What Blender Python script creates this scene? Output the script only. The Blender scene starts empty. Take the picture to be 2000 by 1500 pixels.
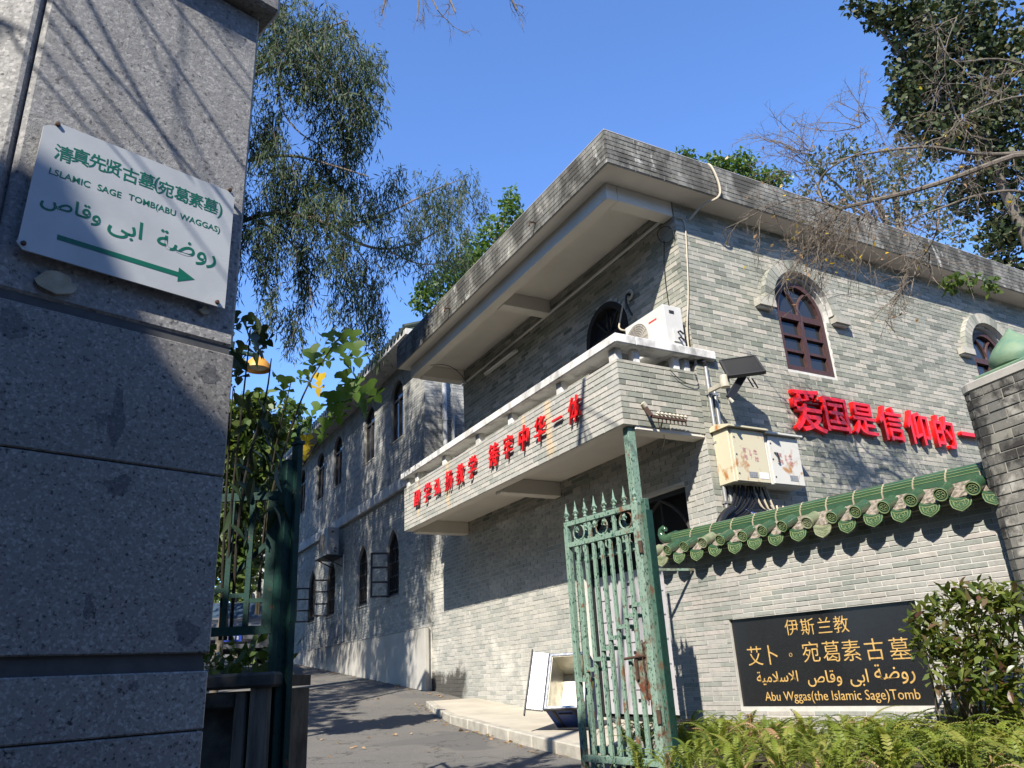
import bpy, bmesh, math, random
import numpy as np
from mathutils import Vector, Matrix
from mathutils.geometry import tessellate_polygon
random.seed(7); rng = np.random.default_rng(11)
sc = bpy.context.scene
col = sc.collection
rad = math.radians

# ------------------------------------------------------------------ camera
FPX, CX, CY = 1512.0, 1000.0, 750.0
RM = np.array(((0.87762979, 0.12631977, 0.46239514), (-0.47657558, 0.33338228, 0.81346909), (-0.05139712, -0.93429095, 0.35278714)))
_u0 = RM[0] / np.linalg.norm(RM[0]); _u1 = RM[1] - _u0 * (RM[1] @ _u0); _u1 /= np.linalg.norm(_u1); _u2 = np.cross(_u0, _u1)
if _u2 @ RM[2] < 0: _u2 = -_u2
RM = np.array((_u0, _u1, _u2))
cam = bpy.data.cameras.new('camera'); cam_o = bpy.data.objects.new('camera', cam); col.objects.link(cam_o)
B = RM @ np.diag((1, -1, -1))
cam_o.matrix_world = Matrix([list(B[0]) + [0], list(B[1]) + [0], list(B[2]) + [0], [0, 0, 0, 1]])
cam.sensor_width = 36; cam.lens = FPX / 2000 * 36; cam.clip_start = 0.05; cam.clip_end = 3000
sc.camera = cam_o
# ------------------------------------------------------------------ sky, sun, exposure
TO_SUN = Vector((-1.17, -0.98, 1.30)).normalized()
w = bpy.data.worlds.new('World'); sc.world = w; w.use_nodes = True
nt = w.node_tree; bg = nt.nodes['Background']
sky = nt.nodes.new('ShaderNodeTexSky'); sky.sky_type = 'NISHITA'; sky.sun_disc = False
sky.sun_elevation = math.asin(TO_SUN.z); sky.sun_rotation = math.atan2(TO_SUN.x, TO_SUN.y)
sky.air_density = 1.0; sky.dust_density = 0.1; sky.ozone_density = 5.0
tint = nt.nodes.new('ShaderNodeMix'); tint.data_type = 'RGBA'; tint.blend_type = 'MULTIPLY'; tint.inputs[0].default_value = 1; tint.inputs[7].default_value = (.90, 1.05, 1.29, 1)   # clear winter blue
nt.links.new(sky.outputs[0], tint.inputs[6]); nt.links.new(tint.outputs[2], bg.inputs[0]); bg.inputs[1].default_value = 0.115
sun = bpy.data.lights.new('sun', 'SUN'); sun.energy = 5.0; sun.angle = rad(0.5); sun.color = (1, 0.93, 0.82)
sun_o = bpy.data.objects.new('sun', sun); col.objects.link(sun_o)
sun_o.rotation_euler = TO_SUN.to_track_quat('Z', 'Y').to_euler()
sc.view_settings.view_transform = 'Standard'; sc.view_settings.look = 'None'; sc.view_settings.gamma = 1
sc.view_settings.exposure = 1.17
sc.cycles.max_bounces = 6; sc.cycles.diffuse_bounces = 3; sc.cycles.transparent_max_bounces = 12

# ------------------------------------------------------------------ helpers
def ray(px, py): return RM @ np.array((px - CX, py - CY, FPX))
def at(px, py, dep): return Vector(ray(px, py) / FPX * dep)            # a point at a true depth
def onX(px, py, X): r = ray(px, py); return Vector(r * (X / r[0]))
def onY(px, py, Y): r = ray(px, py); return Vector(r * (Y / r[1]))
def onZ(px, py, Z): r = ray(px, py); return Vector(r * (Z / r[2]))
def onN(px, py, P0, n): r = ray(px, py); n = np.array(n); return Vector(r * ((np.array(P0) @ n) / (r @ n)))
GY = [-300, -40, -10, 0, 5.6, 10.8, 14.7, 24, 34, 60, 200, 900]
GZ = [-2.2, -2.2, -1.75, -1.42, -.83, -.57, -.15, .64, 1.5, 3.2, 5, 6]
def gz(y): return float(np.interp(y, GY, GZ))

class MB:
    def __init__(s): s.v = []; s.f = []; s.r = []; s.cur = 0.0
    def add(s, vs, fs):
        b = len(s.v); s.v += [tuple(p) for p in vs]
        for f in fs: s.f.append(tuple(b + i for i in f)); s.r.append(s.cur)
        return s
    def box(s, a, b):
        (x0, y0, z0), (x1, y1, z1) = a, b
        return s.add([(x0,y0,z0),(x1,y0,z0),(x1,y1,z0),(x0,y1,z0),(x0,y0,z1),(x1,y0,z1),(x1,y1,z1),(x0,y1,z1)],
                     [(0,3,2,1),(4,5,6,7),(0,1,5,4),(1,2,6,5),(2,3,7,6),(3,0,4,7)])
    def obox(s, c, ax, ay, az, h):
        c = Vector(c); ax, ay, az = Vector(ax)*h[0], Vector(ay)*h[1], Vector(az)*h[2]
        P = [c + ax*i + ay*j + az*k for k in (-1,1) for (i,j) in ((-1,-1),(1,-1),(1,1),(-1,1))]
        return s.add(P, [(0,3,2,1),(4,5,6,7),(0,1,5,4),(1,2,6,5),(2,3,7,6),(3,0,4,7)])
    def bar(s, a, b, wx, wy, up=(0,0,1)):
        a, b = Vector(a), Vector(b); d = (b - a); L = d.length; d.normalize(); up = Vector(up)
        if abs(d.dot(up)) > .98: up = Vector((1, 0, 0))
        x = d.cross(up).normalized(); y = x.cross(d).normalized()
        return s.obox((a+b)/2, x, y, d, (wx/2, wy/2, L/2))
    def tube(s, pts, r, n=8, cap=True):
        pts = [Vector(p) for p in pts]; m = len(pts)
        rr = [r]*m if not hasattr(r, '__len__') else list(r)
        x = None; b = len(s.v)
        for i, p in enumerate(pts):
            t = (pts[min(i+1, m-1)] - pts[max(i-1, 0)])
            if t.length < 1e-9: t = Vector((0,0,1))
            t.normalize()
            if x is None: x = t.orthogonal().normalized()
            else:
                x = (x - t*x.dot(t))
                x = x.normalized() if x.length > 1e-6 else t.orthogonal().normalized()
            y = t.cross(x)
            for k in range(n):
                a = 2*math.pi*k/n; s.v.append(tuple(p + (x*math.cos(a) + y*math.sin(a))*rr[i]))
        for i in range(m-1):
            for k in range(n):
                k2 = (k+1) % n; s.f.append((b+i*n+k, b+i*n+k2, b+(i+1)*n+k2, b+(i+1)*n+k)); s.r.append(s.cur)
        if cap:
            s.f.append(tuple(b+k for k in range(n))[::-1]); s.r.append(s.cur)
            s.f.append(tuple(b+(m-1)*n+k for k in range(n))); s.r.append(s.cur)
        return s
    def prism(s, poly, O, u, v, n, d0, d1):
        """2-D outline (a,b) swept from d0 to d1 along n"""
        O, u, v, n = Vector(O), Vector(u), Vector(v), Vector(n); k = len(poly)
        P = [O + u*a + v*b + n*d0 for a, b in poly] + [O + u*a + v*b + n*d1 for a, b in poly]
        return s.add(P, [tuple(range(k))[::-1], tuple(range(k, 2*k))] + [(i, (i+1) % k, k+(i+1) % k, k+i) for i in range(k)])
    def ring(s, outer, inner, O, u, v, n, d0, d1, closed=False):
        """frame between two outlines of the same count"""
        O, u, v, n = Vector(O), Vector(u), Vector(v), Vector(n); k = len(outer)
        P = [O+u*a+v*b+n*d for d in (d0, d1) for a, b in outer] + [O+u*a+v*b+n*d for d in (d0, d1) for a, b in inner]
        F = []
        rngk = range(k) if closed else range(k-1)
        for i in rngk:
            j = (i+1) % k
            F += [(i, j, k+j, k+i), (2*k+i, 3*k+i, 3*k+j, 2*k+j), (k+i, k+j, 3*k+j, 3*k+i), (i, 2*k+i, 2*k+j, j)]
        if not closed:
            F += [(0, k, 3*k, 2*k), (k-1, 3*k-1, 4*k-1, 2*k-1)]
        return s.add(P, F)
    def lathe(s, prof, c, n=20, axis=(0,0,1), x=None):
        c = Vector(c); ax = Vector(axis).normalized(); x = ax.orthogonal().normalized() if x is None else Vector(x).normalized(); y = ax.cross(x); b = len(s.v)
        for r, h in prof:
            for k in range(n):
                a = 2*math.pi*k/n; s.v.append(tuple(c + ax*h + (x*math.cos(a)+y*math.sin(a))*r))
        for i in range(len(prof)-1):
            for k in range(n):
                k2 = (k+1) % n; s.f.append((b+i*n+k, b+i*n+k2, b+(i+1)*n+k2, b+(i+1)*n+k)); s.r.append(s.cur)
        return s
    def mesh(s, name, m, smooth=False):
        me = bpy.data.meshes.new(name); me.from_pydata(s.v, [], s.f)
        if m: me.materials.append(M[m] if isinstance(m, str) else m)
        if any(s.r):
            at_ = me.attributes.new('bv', 'FLOAT', 'FACE'); at_.data.foreach_set('value', s.r)
        if smooth:
            me.polygons.foreach_set('use_smooth', [True]*len(me.polygons))
            try: me.set_sharp_from_angle(angle=rad(40))
            except Exception: pass
        me.update(); return me
    def build(s, name, m, parent=None, smooth=False, bevel=0, loc=None):
        me = s.mesh(name, m, smooth)
        bm = bmesh.new(); bm.from_mesh(me); bmesh.ops.recalc_face_normals(bm, faces=bm.faces)
        if bevel: bmesh.ops.bevel(bm, geom=bm.edges[:], offset=bevel, segments=1, affect='EDGES', clamp_overlap=True)
        bm.to_mesh(me); bm.free()
        o = bpy.data.objects.new(name, me); col.objects.link(o)
        if parent: put(o, parent)
        return o
def put(o, parent):
    o.parent = parent; o.matrix_parent_inverse = Matrix.Translation(-parent.location) if parent.type == 'EMPTY' else Matrix.Identity(4)
def tag(o, label, cat, group=None, kind=None):
    if label: o['label'] = label
    if cat: o['category'] = cat
    if group: o['group'] = group
    if kind: o['kind'] = kind
    return o
def thing(name, loc, label, cat, group=None):
    o = bpy.data.objects.new(name, None); col.objects.link(o); o.location = loc; o.empty_display_size = .1
    return tag(o, label, cat, group)
def struct(o): o['kind'] = 'structure'; return o
def stuff(o, label=None, cat=None): return tag(o, label, cat, None, 'stuff')

# ------------------------------------------------------------------ materials
M = {}
KA = .76            # the picture is exposed bright: keep base colours a little low
def dk(c, k=KA): return tuple(x*k for x in c)
def nodes(name):
    m = bpy.data.materials.new(name); m.use_nodes = True; M[name] = m
    return m, m.node_tree, m.node_tree.nodes['Principled BSDF']
def N(nt, typ, ins=None, **kw):
    n = nt.nodes.new('ShaderNode' + typ)
    for k, v in kw.items(): setattr(n, k, v)
    if ins:
        for k, v in ins.items():
            if hasattr(v, 'is_output') or isinstance(v, bpy.types.NodeSocket): nt.links.new(v, n.inputs[k])
            else: n.inputs[k].default_value = v
    return n
def mixc(nt, fac, a, b, mode='MIX'):
    n = nt.nodes.new('ShaderNodeMix'); n.data_type = 'RGBA'; n.blend_type = mode
    for i, v in ((0, fac), (6, a), (7, b)):
        if isinstance(v, bpy.types.NodeSocket): nt.links.new(v, n.inputs[i])
        else: n.inputs[i].default_value = (*v, 1) if (i > 0 and len(v) == 3) else v
    return n.outputs[2]
def ramp(nt, fac, stops):
    n = nt.nodes.new('ShaderNodeValToRGB'); nt.links.new(fac, n.inputs[0]); e = n.color_ramp.elements
    e[0].position, e[0].color = stops[0][0], (*stops[0][1], 1)
    e[1].position, e[1].color = stops[-1][0], (*stops[-1][1], 1)
    for p, c in stops[1:-1]:
        x = e.new(p); x.color = (*c, 1)
    return n.outputs[0]
def rnd_val(nt):
    a = N(nt, 'Attribute', attribute_name='bv'); o = N(nt, 'ObjectInfo')
    s = N(nt, 'Math', {0: a.outputs['Fac'], 1: o.outputs['Random']}, operation='ADD')
    return N(nt, 'Math', {0: s.outputs[0]}, operation='FRACT').outputs[0]
def noise(nt, pos, scale, detail=4, rough=.55, dist=0, sc3=None):
    v = pos
    if sc3: v = N(nt, 'Mapping', {'Vector': pos, 'Scale': sc3}).outputs[0]
    return N(nt, 'TexNoise', {'Vector': v, 'Scale': scale, 'Detail': detail, 'Roughness': rough, 'Distortion': dist}).outputs['Fac']
def thr(nt, f, lo, hi): return N(nt, 'MapRange', {0: f, 1: lo, 2: hi, 3: 0.0, 4: 1.0}).outputs[0]
def pos_of(nt): return N(nt, 'NewGeometry').outputs['Position']
def bump(nt, b, h, strength, dist=.01):
    n = N(nt, 'Bump', {'Height': h, 'Strength': strength, 'Distance': dist}); nt.links.new(n.outputs[0], b.inputs['Normal'])
def pm(name, c1, c2=None, scale=8, rough=.8, bmp=.2, bscale=60, metal=0, spec=.4, lo=.35, hi=.65, sc3=None, bd=.006, rv=.08):
    m, nt, b = nodes(name); p = pos_of(nt); c1 = dk(c1); c2 = dk(c2) if c2 else None
    if c2:
        f = noise(nt, p, scale, 6, .6, 0, sc3); c = mixc(nt, thr(nt, f, lo, hi), c1, c2); nt.links.new(c, b.inputs['Base Color'])
        r = N(nt, 'MapRange', {0: f, 1: .3, 2: .7, 3: rough-rv, 4: rough+rv}).outputs[0]; nt.links.new(r, b.inputs['Roughness'])
    else: b.inputs['Base Color'].default_value = (*c1, 1); b.inputs['Roughness'].default_value = rough
    b.inputs['Metallic'].default_value = metal; b.inputs['Specular IOR Level'].default_value = spec
    if bmp: bump(nt, b, noise(nt, p, bscale, 5, .6), bmp, bd)
    return m
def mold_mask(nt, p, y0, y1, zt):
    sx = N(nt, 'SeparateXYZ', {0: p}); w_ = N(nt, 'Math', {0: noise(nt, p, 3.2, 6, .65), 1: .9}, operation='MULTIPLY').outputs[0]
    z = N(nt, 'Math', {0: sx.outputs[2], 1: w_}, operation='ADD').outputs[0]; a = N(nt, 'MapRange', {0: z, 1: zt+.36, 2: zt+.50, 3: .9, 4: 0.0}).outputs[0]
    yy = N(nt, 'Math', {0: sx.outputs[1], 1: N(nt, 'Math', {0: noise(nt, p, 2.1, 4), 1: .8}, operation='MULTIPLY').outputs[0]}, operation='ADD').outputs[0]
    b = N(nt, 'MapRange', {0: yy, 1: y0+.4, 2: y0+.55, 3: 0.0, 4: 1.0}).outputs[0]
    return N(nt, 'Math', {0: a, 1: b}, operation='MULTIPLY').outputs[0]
def brick_mat(name, cols, dirt=None, stain=None, mold=None):
    m, nt, b = nodes(name); p = pos_of(nt); rv = rnd_val(nt); cols = [dk(x) for x in cols]
    c = ramp(nt, rv, [(i/(len(cols)-1), x) for i, x in enumerate(cols)])
    f1 = noise(nt, p, 22, 5, .65); c = mixc(nt, thr(nt, f1, .3, .75), c, (.42, .41, .38), 'MIX') if False else mixc(nt, .55, c, ramp(nt, f1, [(.25, (.55, .55, .55)), (.5, (1, 1, 1)), (.8, (1.25, 1.22, 1.15))]), 'MULTIPLY')
    sp = noise(nt, p, 150, 2, .5); c = mixc(nt, thr(nt, sp, .69, .74), c, dk((.62, .61, .57)))
    f2 = noise(nt, p, 1.3, 4, .6); c = mixc(nt, .75, c, ramp(nt, f2, [(.3, (.84, .84, .83)), (.55, (1, 1, 1)), (.75, (1.12, 1.10, 1.04))]), 'MULTIPLY')
    if dirt:        # lichen and soot: (noise scale, lo, hi, colour, stretch)
        for s_, lo, hi, cc, st in dirt:
            c = mixc(nt, thr(nt, noise(nt, p, s_, 7, .68, .3, st), lo, hi), c, dk(cc))
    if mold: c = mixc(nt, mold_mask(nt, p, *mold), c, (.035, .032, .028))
    if stain:       # rust runs below fixings: (y centre, half width, ztop, zbottom)
        sx = N(nt, 'SeparateXYZ', {0: p}); wob = noise(nt, p, 9, 3)
        for y0, hw, z1, z0 in stain:
            d = N(nt, 'Math', {0: sx.outputs[1], 1: y0}, operation='SUBTRACT'); d = N(nt, 'Math', {0: d.outputs[0]}, operation='ABSOLUTE')
            d = N(nt, 'Math', {0: d.outputs[0], 1: wob}, operation='MULTIPLY')
            g = N(nt, 'MapRange', {0: d.outputs[0], 1: 0.0, 2: hw*.6, 3: .55, 4: 0.0}).outputs[0]
            zz = N(nt, 'MapRange', {0: sx.outputs[2], 1: z0, 2: z0+.1, 3: 0.0, 4: 1.0}).outputs[0]
            g = N(nt, 'Math', {0: g, 1: zz}, operation='MULTIPLY').outputs[0]
            c = mixc(nt, g, c, (.62, .42, .20))
    nt.links.new(c, b.inputs['Base Color']); b.inputs['Roughness'].default_value = .82; b.inputs['Specular IOR Level'].default_value = .25
    bump(nt, b, f1, .35, .004)
    return m
GREY = [tuple(v*k for v, k in zip(x, (1.12, 1.09, 1.0))) for x in [(.15, .165, .15), (.30, .31, .285), (.245, .265, .24), (.40, .39, .365), (.19, .215, .19), (.34, .345, .32), (.45, .43, .40), (.27, .29, .265)]]
brick_mat('brick_grey', GREY)
brick_mat('brick_balcony', [(.44,.44,.40),(.50,.48,.44),(.36,.375,.34),(.53,.51,.46),(.46,.46,.43),(.33,.345,.315)], stain=[(7.93, .10, 3.3, 2.5), (8.55, .05, 3.3, 2.95), (11.05, .08, 3.3, 2.5), (12.3, .06, 3.3, 2.6)])
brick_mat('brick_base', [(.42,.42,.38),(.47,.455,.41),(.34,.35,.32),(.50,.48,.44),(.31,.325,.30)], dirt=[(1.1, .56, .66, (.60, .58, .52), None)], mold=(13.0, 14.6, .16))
brick_mat('brick_parapet', [(.26,.26,.235),(.33,.325,.29),(.22,.22,.20),(.38,.37,.33)], dirt=[(2.6, .36, .56, (.075,.072,.062), (1,1,.45)), (5, .60, .68, (.45,.44,.40), (1,1,.5))])
brick_mat('brick_annex', [(.38,.39,.38),(.44,.44,.42),(.30,.315,.305),(.47,.465,.44),(.25,.265,.26)], dirt=[(1.6, .56, .70, (.16,.165,.16), (1,1,.25))])
brick_mat('brick_gate', [(.30,.315,.29),(.39,.37,.345),(.25,.27,.245),(.42,.39,.36),(.34,.345,.32),(.40,.38,.36),(.22,.245,.22)])
brick_mat('brick_pier', [(.16,.16,.145),(.21,.20,.18),(.12,.12,.11),(.27,.26,.23)], dirt=[(5, .50, .60, (.045,.043,.04), (1,1,.6)), (3.2, .55, .66, (.44,.42,.37), None)])
pm('mortar', (.70,.69,.64), (.56,.55,.51), 12, .95, .3, 90)
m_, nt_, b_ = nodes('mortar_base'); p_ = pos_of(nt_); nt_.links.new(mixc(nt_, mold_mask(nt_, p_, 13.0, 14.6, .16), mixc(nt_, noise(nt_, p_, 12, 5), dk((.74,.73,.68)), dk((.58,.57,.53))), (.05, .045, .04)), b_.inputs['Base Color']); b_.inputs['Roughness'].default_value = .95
pm('mortar_gate', (.60,.585,.54), (.48,.47,.43), 12, .95, .3, 90)
pm('mortar_dark', (.40,.385,.34), (.22,.21,.18), 5, .95, .3, 90)
pm('mortar_grime', (.42,.41,.38), (.26,.255,.235), 3, .95, .3, 90)
pm('soffit_paint', (.80,.745,.65), (.72,.67,.585), 1.6, .85, .08, 30)
pm('slab_concrete', (.44,.42,.38), (.26,.25,.225), 2.5, .9, .2, 40, lo=.42, hi=.7)
pm('coping_white', (.70,.69,.66), (.22,.215,.20), 4.5, .85, .25, 50, lo=.50, hi=.72, sc3=(1, 1, .5))
pm('band_white', (.55,.55,.54), (.28,.28,.27), 3.5, .85, .2, 50, lo=.48, hi=.72)
pm('plinth_render', (.50,.485,.45), (.40,.385,.35), 1.6, .9, .15, 45)
pm('concrete_path', (.52,.475,.39), (.40,.365,.30), 1.9, .92, .25, 70)
pm('kerb_stone', (.47,.44,.37), (.30,.28,.24), 6, .92, .3, 50)
pm('soil', (.07,.055,.035), (.03,.025,.018), 9, 1, .6, 40)
pm('granite_dark', (.05,.052,.055), (.085,.085,.085), 16, .7, .1, 60)
pm('plaster_patch', (.44,.39,.29), (.33,.29,.21), 24, .95, .6, 40)
pm('planter_stone', (.07,.067,.058), (.012,.012,.011), 3.2, .85, .4, 30, lo=.40, hi=.62)
pm('planter_trim', (.15,.135,.11), (.06,.054,.045), 7, .8, .4, 25, sc3=(3, 3, .35))
pm('red_acrylic', (.84,.010,.010), None, rough=.32, bmp=0, spec=.5)
pm('red_letter', (.84,.014,.016), (.72,.010,.012), 3, .38, .03, 60, spec=.5)
pm('gold_paint', (.66,.43,.15), (.42,.26,.08), 40, .45, .1, 90)
pm('black_granite', (.012,.012,.013), (.022,.022,.023), 240, .22, .03, 200, spec=.5)
pm('sign_plate', (.50,.525,.53), (.42,.445,.46), 5, .32, .02, 30, spec=.5)
pm('sign_green', (.0,.125,.075), None, rough=.5, bmp=0)
pm('screw_rust', (.05,.03,.02), (.10,.05,.03), 60, .7, .2, 80)
pm('window_frame', (.050,.020,.019), (.085,.042,.038), 10, .6, .15, 60, sc3=(6, 6, 1))
pm('dark_frame', (.012,.012,.013), None, rough=.6, bmp=0)
pm('casement_paint', (.035,.032,.03), (.06,.055,.05), 9, .6, .1, 60)
pm('steel_bar', (.30,.30,.29), None, rough=.5, bmp=0)
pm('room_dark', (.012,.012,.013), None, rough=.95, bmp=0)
pm('curtain', (.55,.53,.48), (.35,.33,.30), 20, .95, .2, 30)
pm('ac_white', (.68,.67,.63), (.60,.59,.55), 3, .45, .03, 40)
pm('ac_grey', (.42,.42,.40), (.30,.30,.285), 5, .55, .05, 40)
pm('ac_grille', (.40,.37,.32), None, rough=.5, bmp=0)
pm('pipe_steel', (.52,.52,.51), (.38,.38,.37), 12, .38, .05, 40, metal=.6)
pm('pvc_white', (.58,.60,.62), (.48,.50,.52), 4, .45, .03, 40)
pm('cable_black', (.014,.014,.015), None, rough=.45, bmp=0)
pm('cable_cream', (.50,.44,.33), None, rough=.6, bmp=0)
pm('cable_blue', (.05,.12,.42), None, rough=.5, bmp=0)
pm('porcelain', (.60,.55,.44), (.42,.37,.28), 30, .35, .03, 40)
pm('rust_iron', (.085,.045,.028), (.05,.03,.02), 30, .85, .4, 80)
pm('solar_black', (.018,.018,.020), None, rough=.35, bmp=0)
pm('lamp_cream', (.60,.56,.45), (.42,.39,.31), 9, .5, .05, 50)
pm('grey_door', (.47,.455,.475), (.40,.39,.405), 3, .6, .05, 60)
pm('tile_green', (.026,.075,.036), (.060,.115,.058), 7, .22, .06, 26, spec=.6, lo=.30, hi=.78)
pm('tile_worn', (.15,.19,.10), (.26,.27,.17), 12, .38, .12, 40, spec=.5)
pm('tile_line', (.26,.31,.15), (.16,.22,.09), 14, .35, .05, 40)
pm('tile_joint', (.40,.34,.24), (.28,.24,.17), 20, .9, .3, 60)
pm('roof_bed', (.30,.25,.20), (.10,.09,.065), 34, .98, .8, 55, lo=.42, hi=.60)
pm('roof_tile_dark', (.030,.045,.035), (.06,.08,.06), 8, .5, .2, 30)
pm('finial_green', (.10,.20,.14), (.17,.25,.15), 11, .62, .5, 22)
pm('gate_dark', (.010,.045,.038), (.018,.075,.055), 11, .38, .25, 45)
pm('foil', (.55,.56,.57), (.40,.41,.42), 22, .30, .5, 16, metal=.85)
pm('foil_inner', (.80,.77,.66), (.68,.64,.52), 9, .34, .5, 14, metal=.55)
pm('blue_nylon', (.015,.05,.22), (.010,.03,.15), 12, .55, .3, 40)
pm('black_trim', (.012,.012,.014), None, rough=.6, bmp=0)
pm('yellow_print', (.55,.50,.05), None, rough=.6, bmp=0)
pm('orange_shade', (.62,.30,.05), None, rough=.5, bmp=0)
pm('car_paint', (.11,.115,.12), None, rough=.4, bmp=0, spec=.6)
pm('car_glass', (.05,.08,.12), None, rough=.3, bmp=0, spec=.4)
pm('plate_blue', (.03,.07,.42), None, rough=.4, bmp=0)
pm('white_print', (.75,.75,.75), None, rough=.5, bmp=0)
pm('far_grey', (.20,.195,.18), (.14,.135,.125), .8, .9, .1, 10)
pm('far_render', (.62,.60,.56), (.52,.50,.47), 1, .9, .1, 10)
pm('bark_grey', (.20,.17,.135), (.105,.09,.07), 26, .9, .6, 30)
pm('bark_pale', (.24,.185,.135), (.12,.09,.065), 16, .85, .4, 22)
pm('bark_dark', (.035,.03,.022), (.02,.017,.013), 20, .9, .2, 40)
pm('twig', (.24,.20,.155), (.13,.105,.08), 30, .9, .2, 40)
pm('stem_green', (.06,.05,.03), (.035,.03,.018), 20, .8, .2, 40)
pm('printed_red', (.62,.05,.04), None, rough=.5, bmp=0)
pm('warn_red', (.50,.27,.27), None, rough=.6, bmp=0)
pm('nameplate', (.32,.33,.34), (.16,.17,.18), 60, .4, .05, 40)
pm('label_dark', (.03,.03,.03), None, rough=.5, bmp=0)
# glass that shows the dark room and mirrors the sky
m_, nt_, b_ = nodes('glass_dark'); b_.inputs['Base Color'].default_value = (.02, .022, .024, 1); b_.inputs['Roughness'].default_value = .06
b_.inputs['Specular IOR Level'].default_value = .5; bump(nt_, b_, noise(nt_, pos_of(nt_), 3, 2), .05, .02)
# granite
def granite(name, c_dark, c_mid, c_lit, sc_, bmp, rough):
    m, nt, b = nodes(name); p = pos_of(nt)
    v = N(nt, 'TexVoronoi', {'Vector': p, 'Scale': sc_*1.2}, feature='F1'); g = N(nt, 'SeparateColor', {0: v.outputs['Color']}).outputs[0]
    f = noise(nt, p, sc_*.55, 6, .75)
    s = N(nt, 'Math', {0: g, 1: .45}, operation='MULTIPLY').outputs[0]; s = N(nt, 'Math', {0: s, 1: f}, operation='ADD').outputs[0]
    c_dark, c_mid, c_lit = dk(c_dark), dk(c_mid), dk(c_lit); c = ramp(nt, s, [(.42, c_dark), (.56, c_mid), (.78, c_mid), (1.0, c_lit)])
    big = noise(nt, p, 2.2, 5, .6); c = mixc(nt, .6, c, ramp(nt, big, [(.3, (.78,.78,.78)), (.7, (1.1,1.1,1.1))]), 'MULTIPLY')
    orr = N(nt, 'MapRange', {0: N(nt, 'ObjectInfo').outputs['Random'], 1: 0.0, 2: 1.0, 3: .84, 4: 1.1}).outputs[0]; c = mixc(nt, 1.0, c, N(nt, 'CombineColor', {0: orr, 1: orr, 2: orr}).outputs[0], 'MULTIPLY')
    drip = thr(nt, noise(nt, p, 5, 6, .65, .2, (1, 1, .12)), .56, .74); c = mixc(nt, N(nt, 'Math', {0: drip, 1: .35}, operation='MULTIPLY').outputs[0], c, dk((.12, .12, .12)))
    nt.links.new(c, b.inputs['Base Color']); b.inputs['Roughness'].default_value = rough; b.inputs['Specular IOR Level'].default_value = .4
    bump(nt, b, noise(nt, p, sc_*.7, 6, .8), bmp, .006)
granite('granite_hammered', (.085,.085,.09), (.285,.285,.285), (.45,.445,.435), 85, 1.0, .75)
granite('granite_smooth', (.022,.022,.022), (.225,.215,.198), (.39,.375,.35), 120, .12, .45)
granite('granite_stain', (.018,.018,.019), (.115,.114,.112), (.20,.20,.20), 120, .08, .6)
# asphalt
m_, nt_, b_ = nodes('asphalt'); p_ = pos_of(nt_)
f_ = noise(nt_, p_, 90, 4, .7); c_ = ramp(nt_, f_, [(.3, (.045,.042,.039)), (.52, (.10,.095,.086)), (.72, (.19,.18,.16))])
c_ = mixc(nt_, thr(nt_, noise(nt_, p_, .9, 5, .6), .42, .72), c_, (.13,.12,.104))
c_ = mixc(nt_, thr(nt_, noise(nt_, p_, .45, 3, .5), .56, .575), c_, dk((.11,.105,.098)), 'MIX')
wv_ = N(nt_, 'TexVoronoi', {'Vector': N(nt_, 'VectorMath', {0: p_, 1: N(nt_, 'TexNoise', {'Vector': p_, 'Scale': 2.5, 'Detail': 4}).outputs['Color']}, operation='ADD').outputs[0], 'Scale': .55}, feature='DISTANCE_TO_EDGE').outputs['Distance']
c_ = mixc(nt_, N(nt_, 'MapRange', {0: wv_, 1: 0.0, 2: .012, 3: .75, 4: 0.0}).outputs[0], c_, (.02,.019,.018))
nt_.links.new(c_, b_.inputs['Base Color']); b_.inputs['Roughness'].default_value = .92; bump(nt_, b_, f_, .6, .008)
# chipped green paint over rust
def gate_paint(name, g1, g2, rust, dk_, lo=.56, hi=.61):
    g1, g2, rust, dk_ = dk(g1), dk(g2), dk(rust), dk(dk_)
    m, nt, b = nodes(name); p = pos_of(nt)
    c = mixc(nt, noise(nt, p, 7, 4), g1, g2)
    c = mixc(nt, thr(nt, noise(nt, p, 55, 4, .6, .4, (1,1,.6)), .565, .60), c, dk_)
    c = mixc(nt, thr(nt, noise(nt, p, 6, 8, .72), lo, hi), c, rust)
    nt.links.new(c, b.inputs['Base Color']); b.inputs['Roughness'].default_value = .62; b.inputs['Specular IOR Level'].default_value = .2; bump(nt, b, noise(nt, p, 60, 4), .3, .004)
gate_paint('gate_paint', (.15,.245,.19), (.23,.325,.255), (.17,.09,.05), (.022,.065,.05), .58, .63)
gate_paint('gate_paint_mid_shade', (.05,.105,.08), (.08,.15,.11), (.12,.05,.025), (.015,.04,.03), .54, .62)  # darkened copy for the hinge post, so its unlit side looks shaded
gate_paint('lock_rust', (.14,.22,.17), (.20,.27,.21), (.14,.05,.025), (.05,.03,.02), .40, .56)
gate_paint('gate_paint_rusty', (.18,.28,.22), (.26,.34,.28), (.13,.06,.032), (.03,.08,.06), .50, .62)
gate_paint('gate_paint_deep_shade', (.007,.034,.028), (.012,.05,.038), (.13,.045,.02), (.006,.022,.02), .63, .66)  # deep green with albedo cut to imitate shade on the left gate
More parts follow.
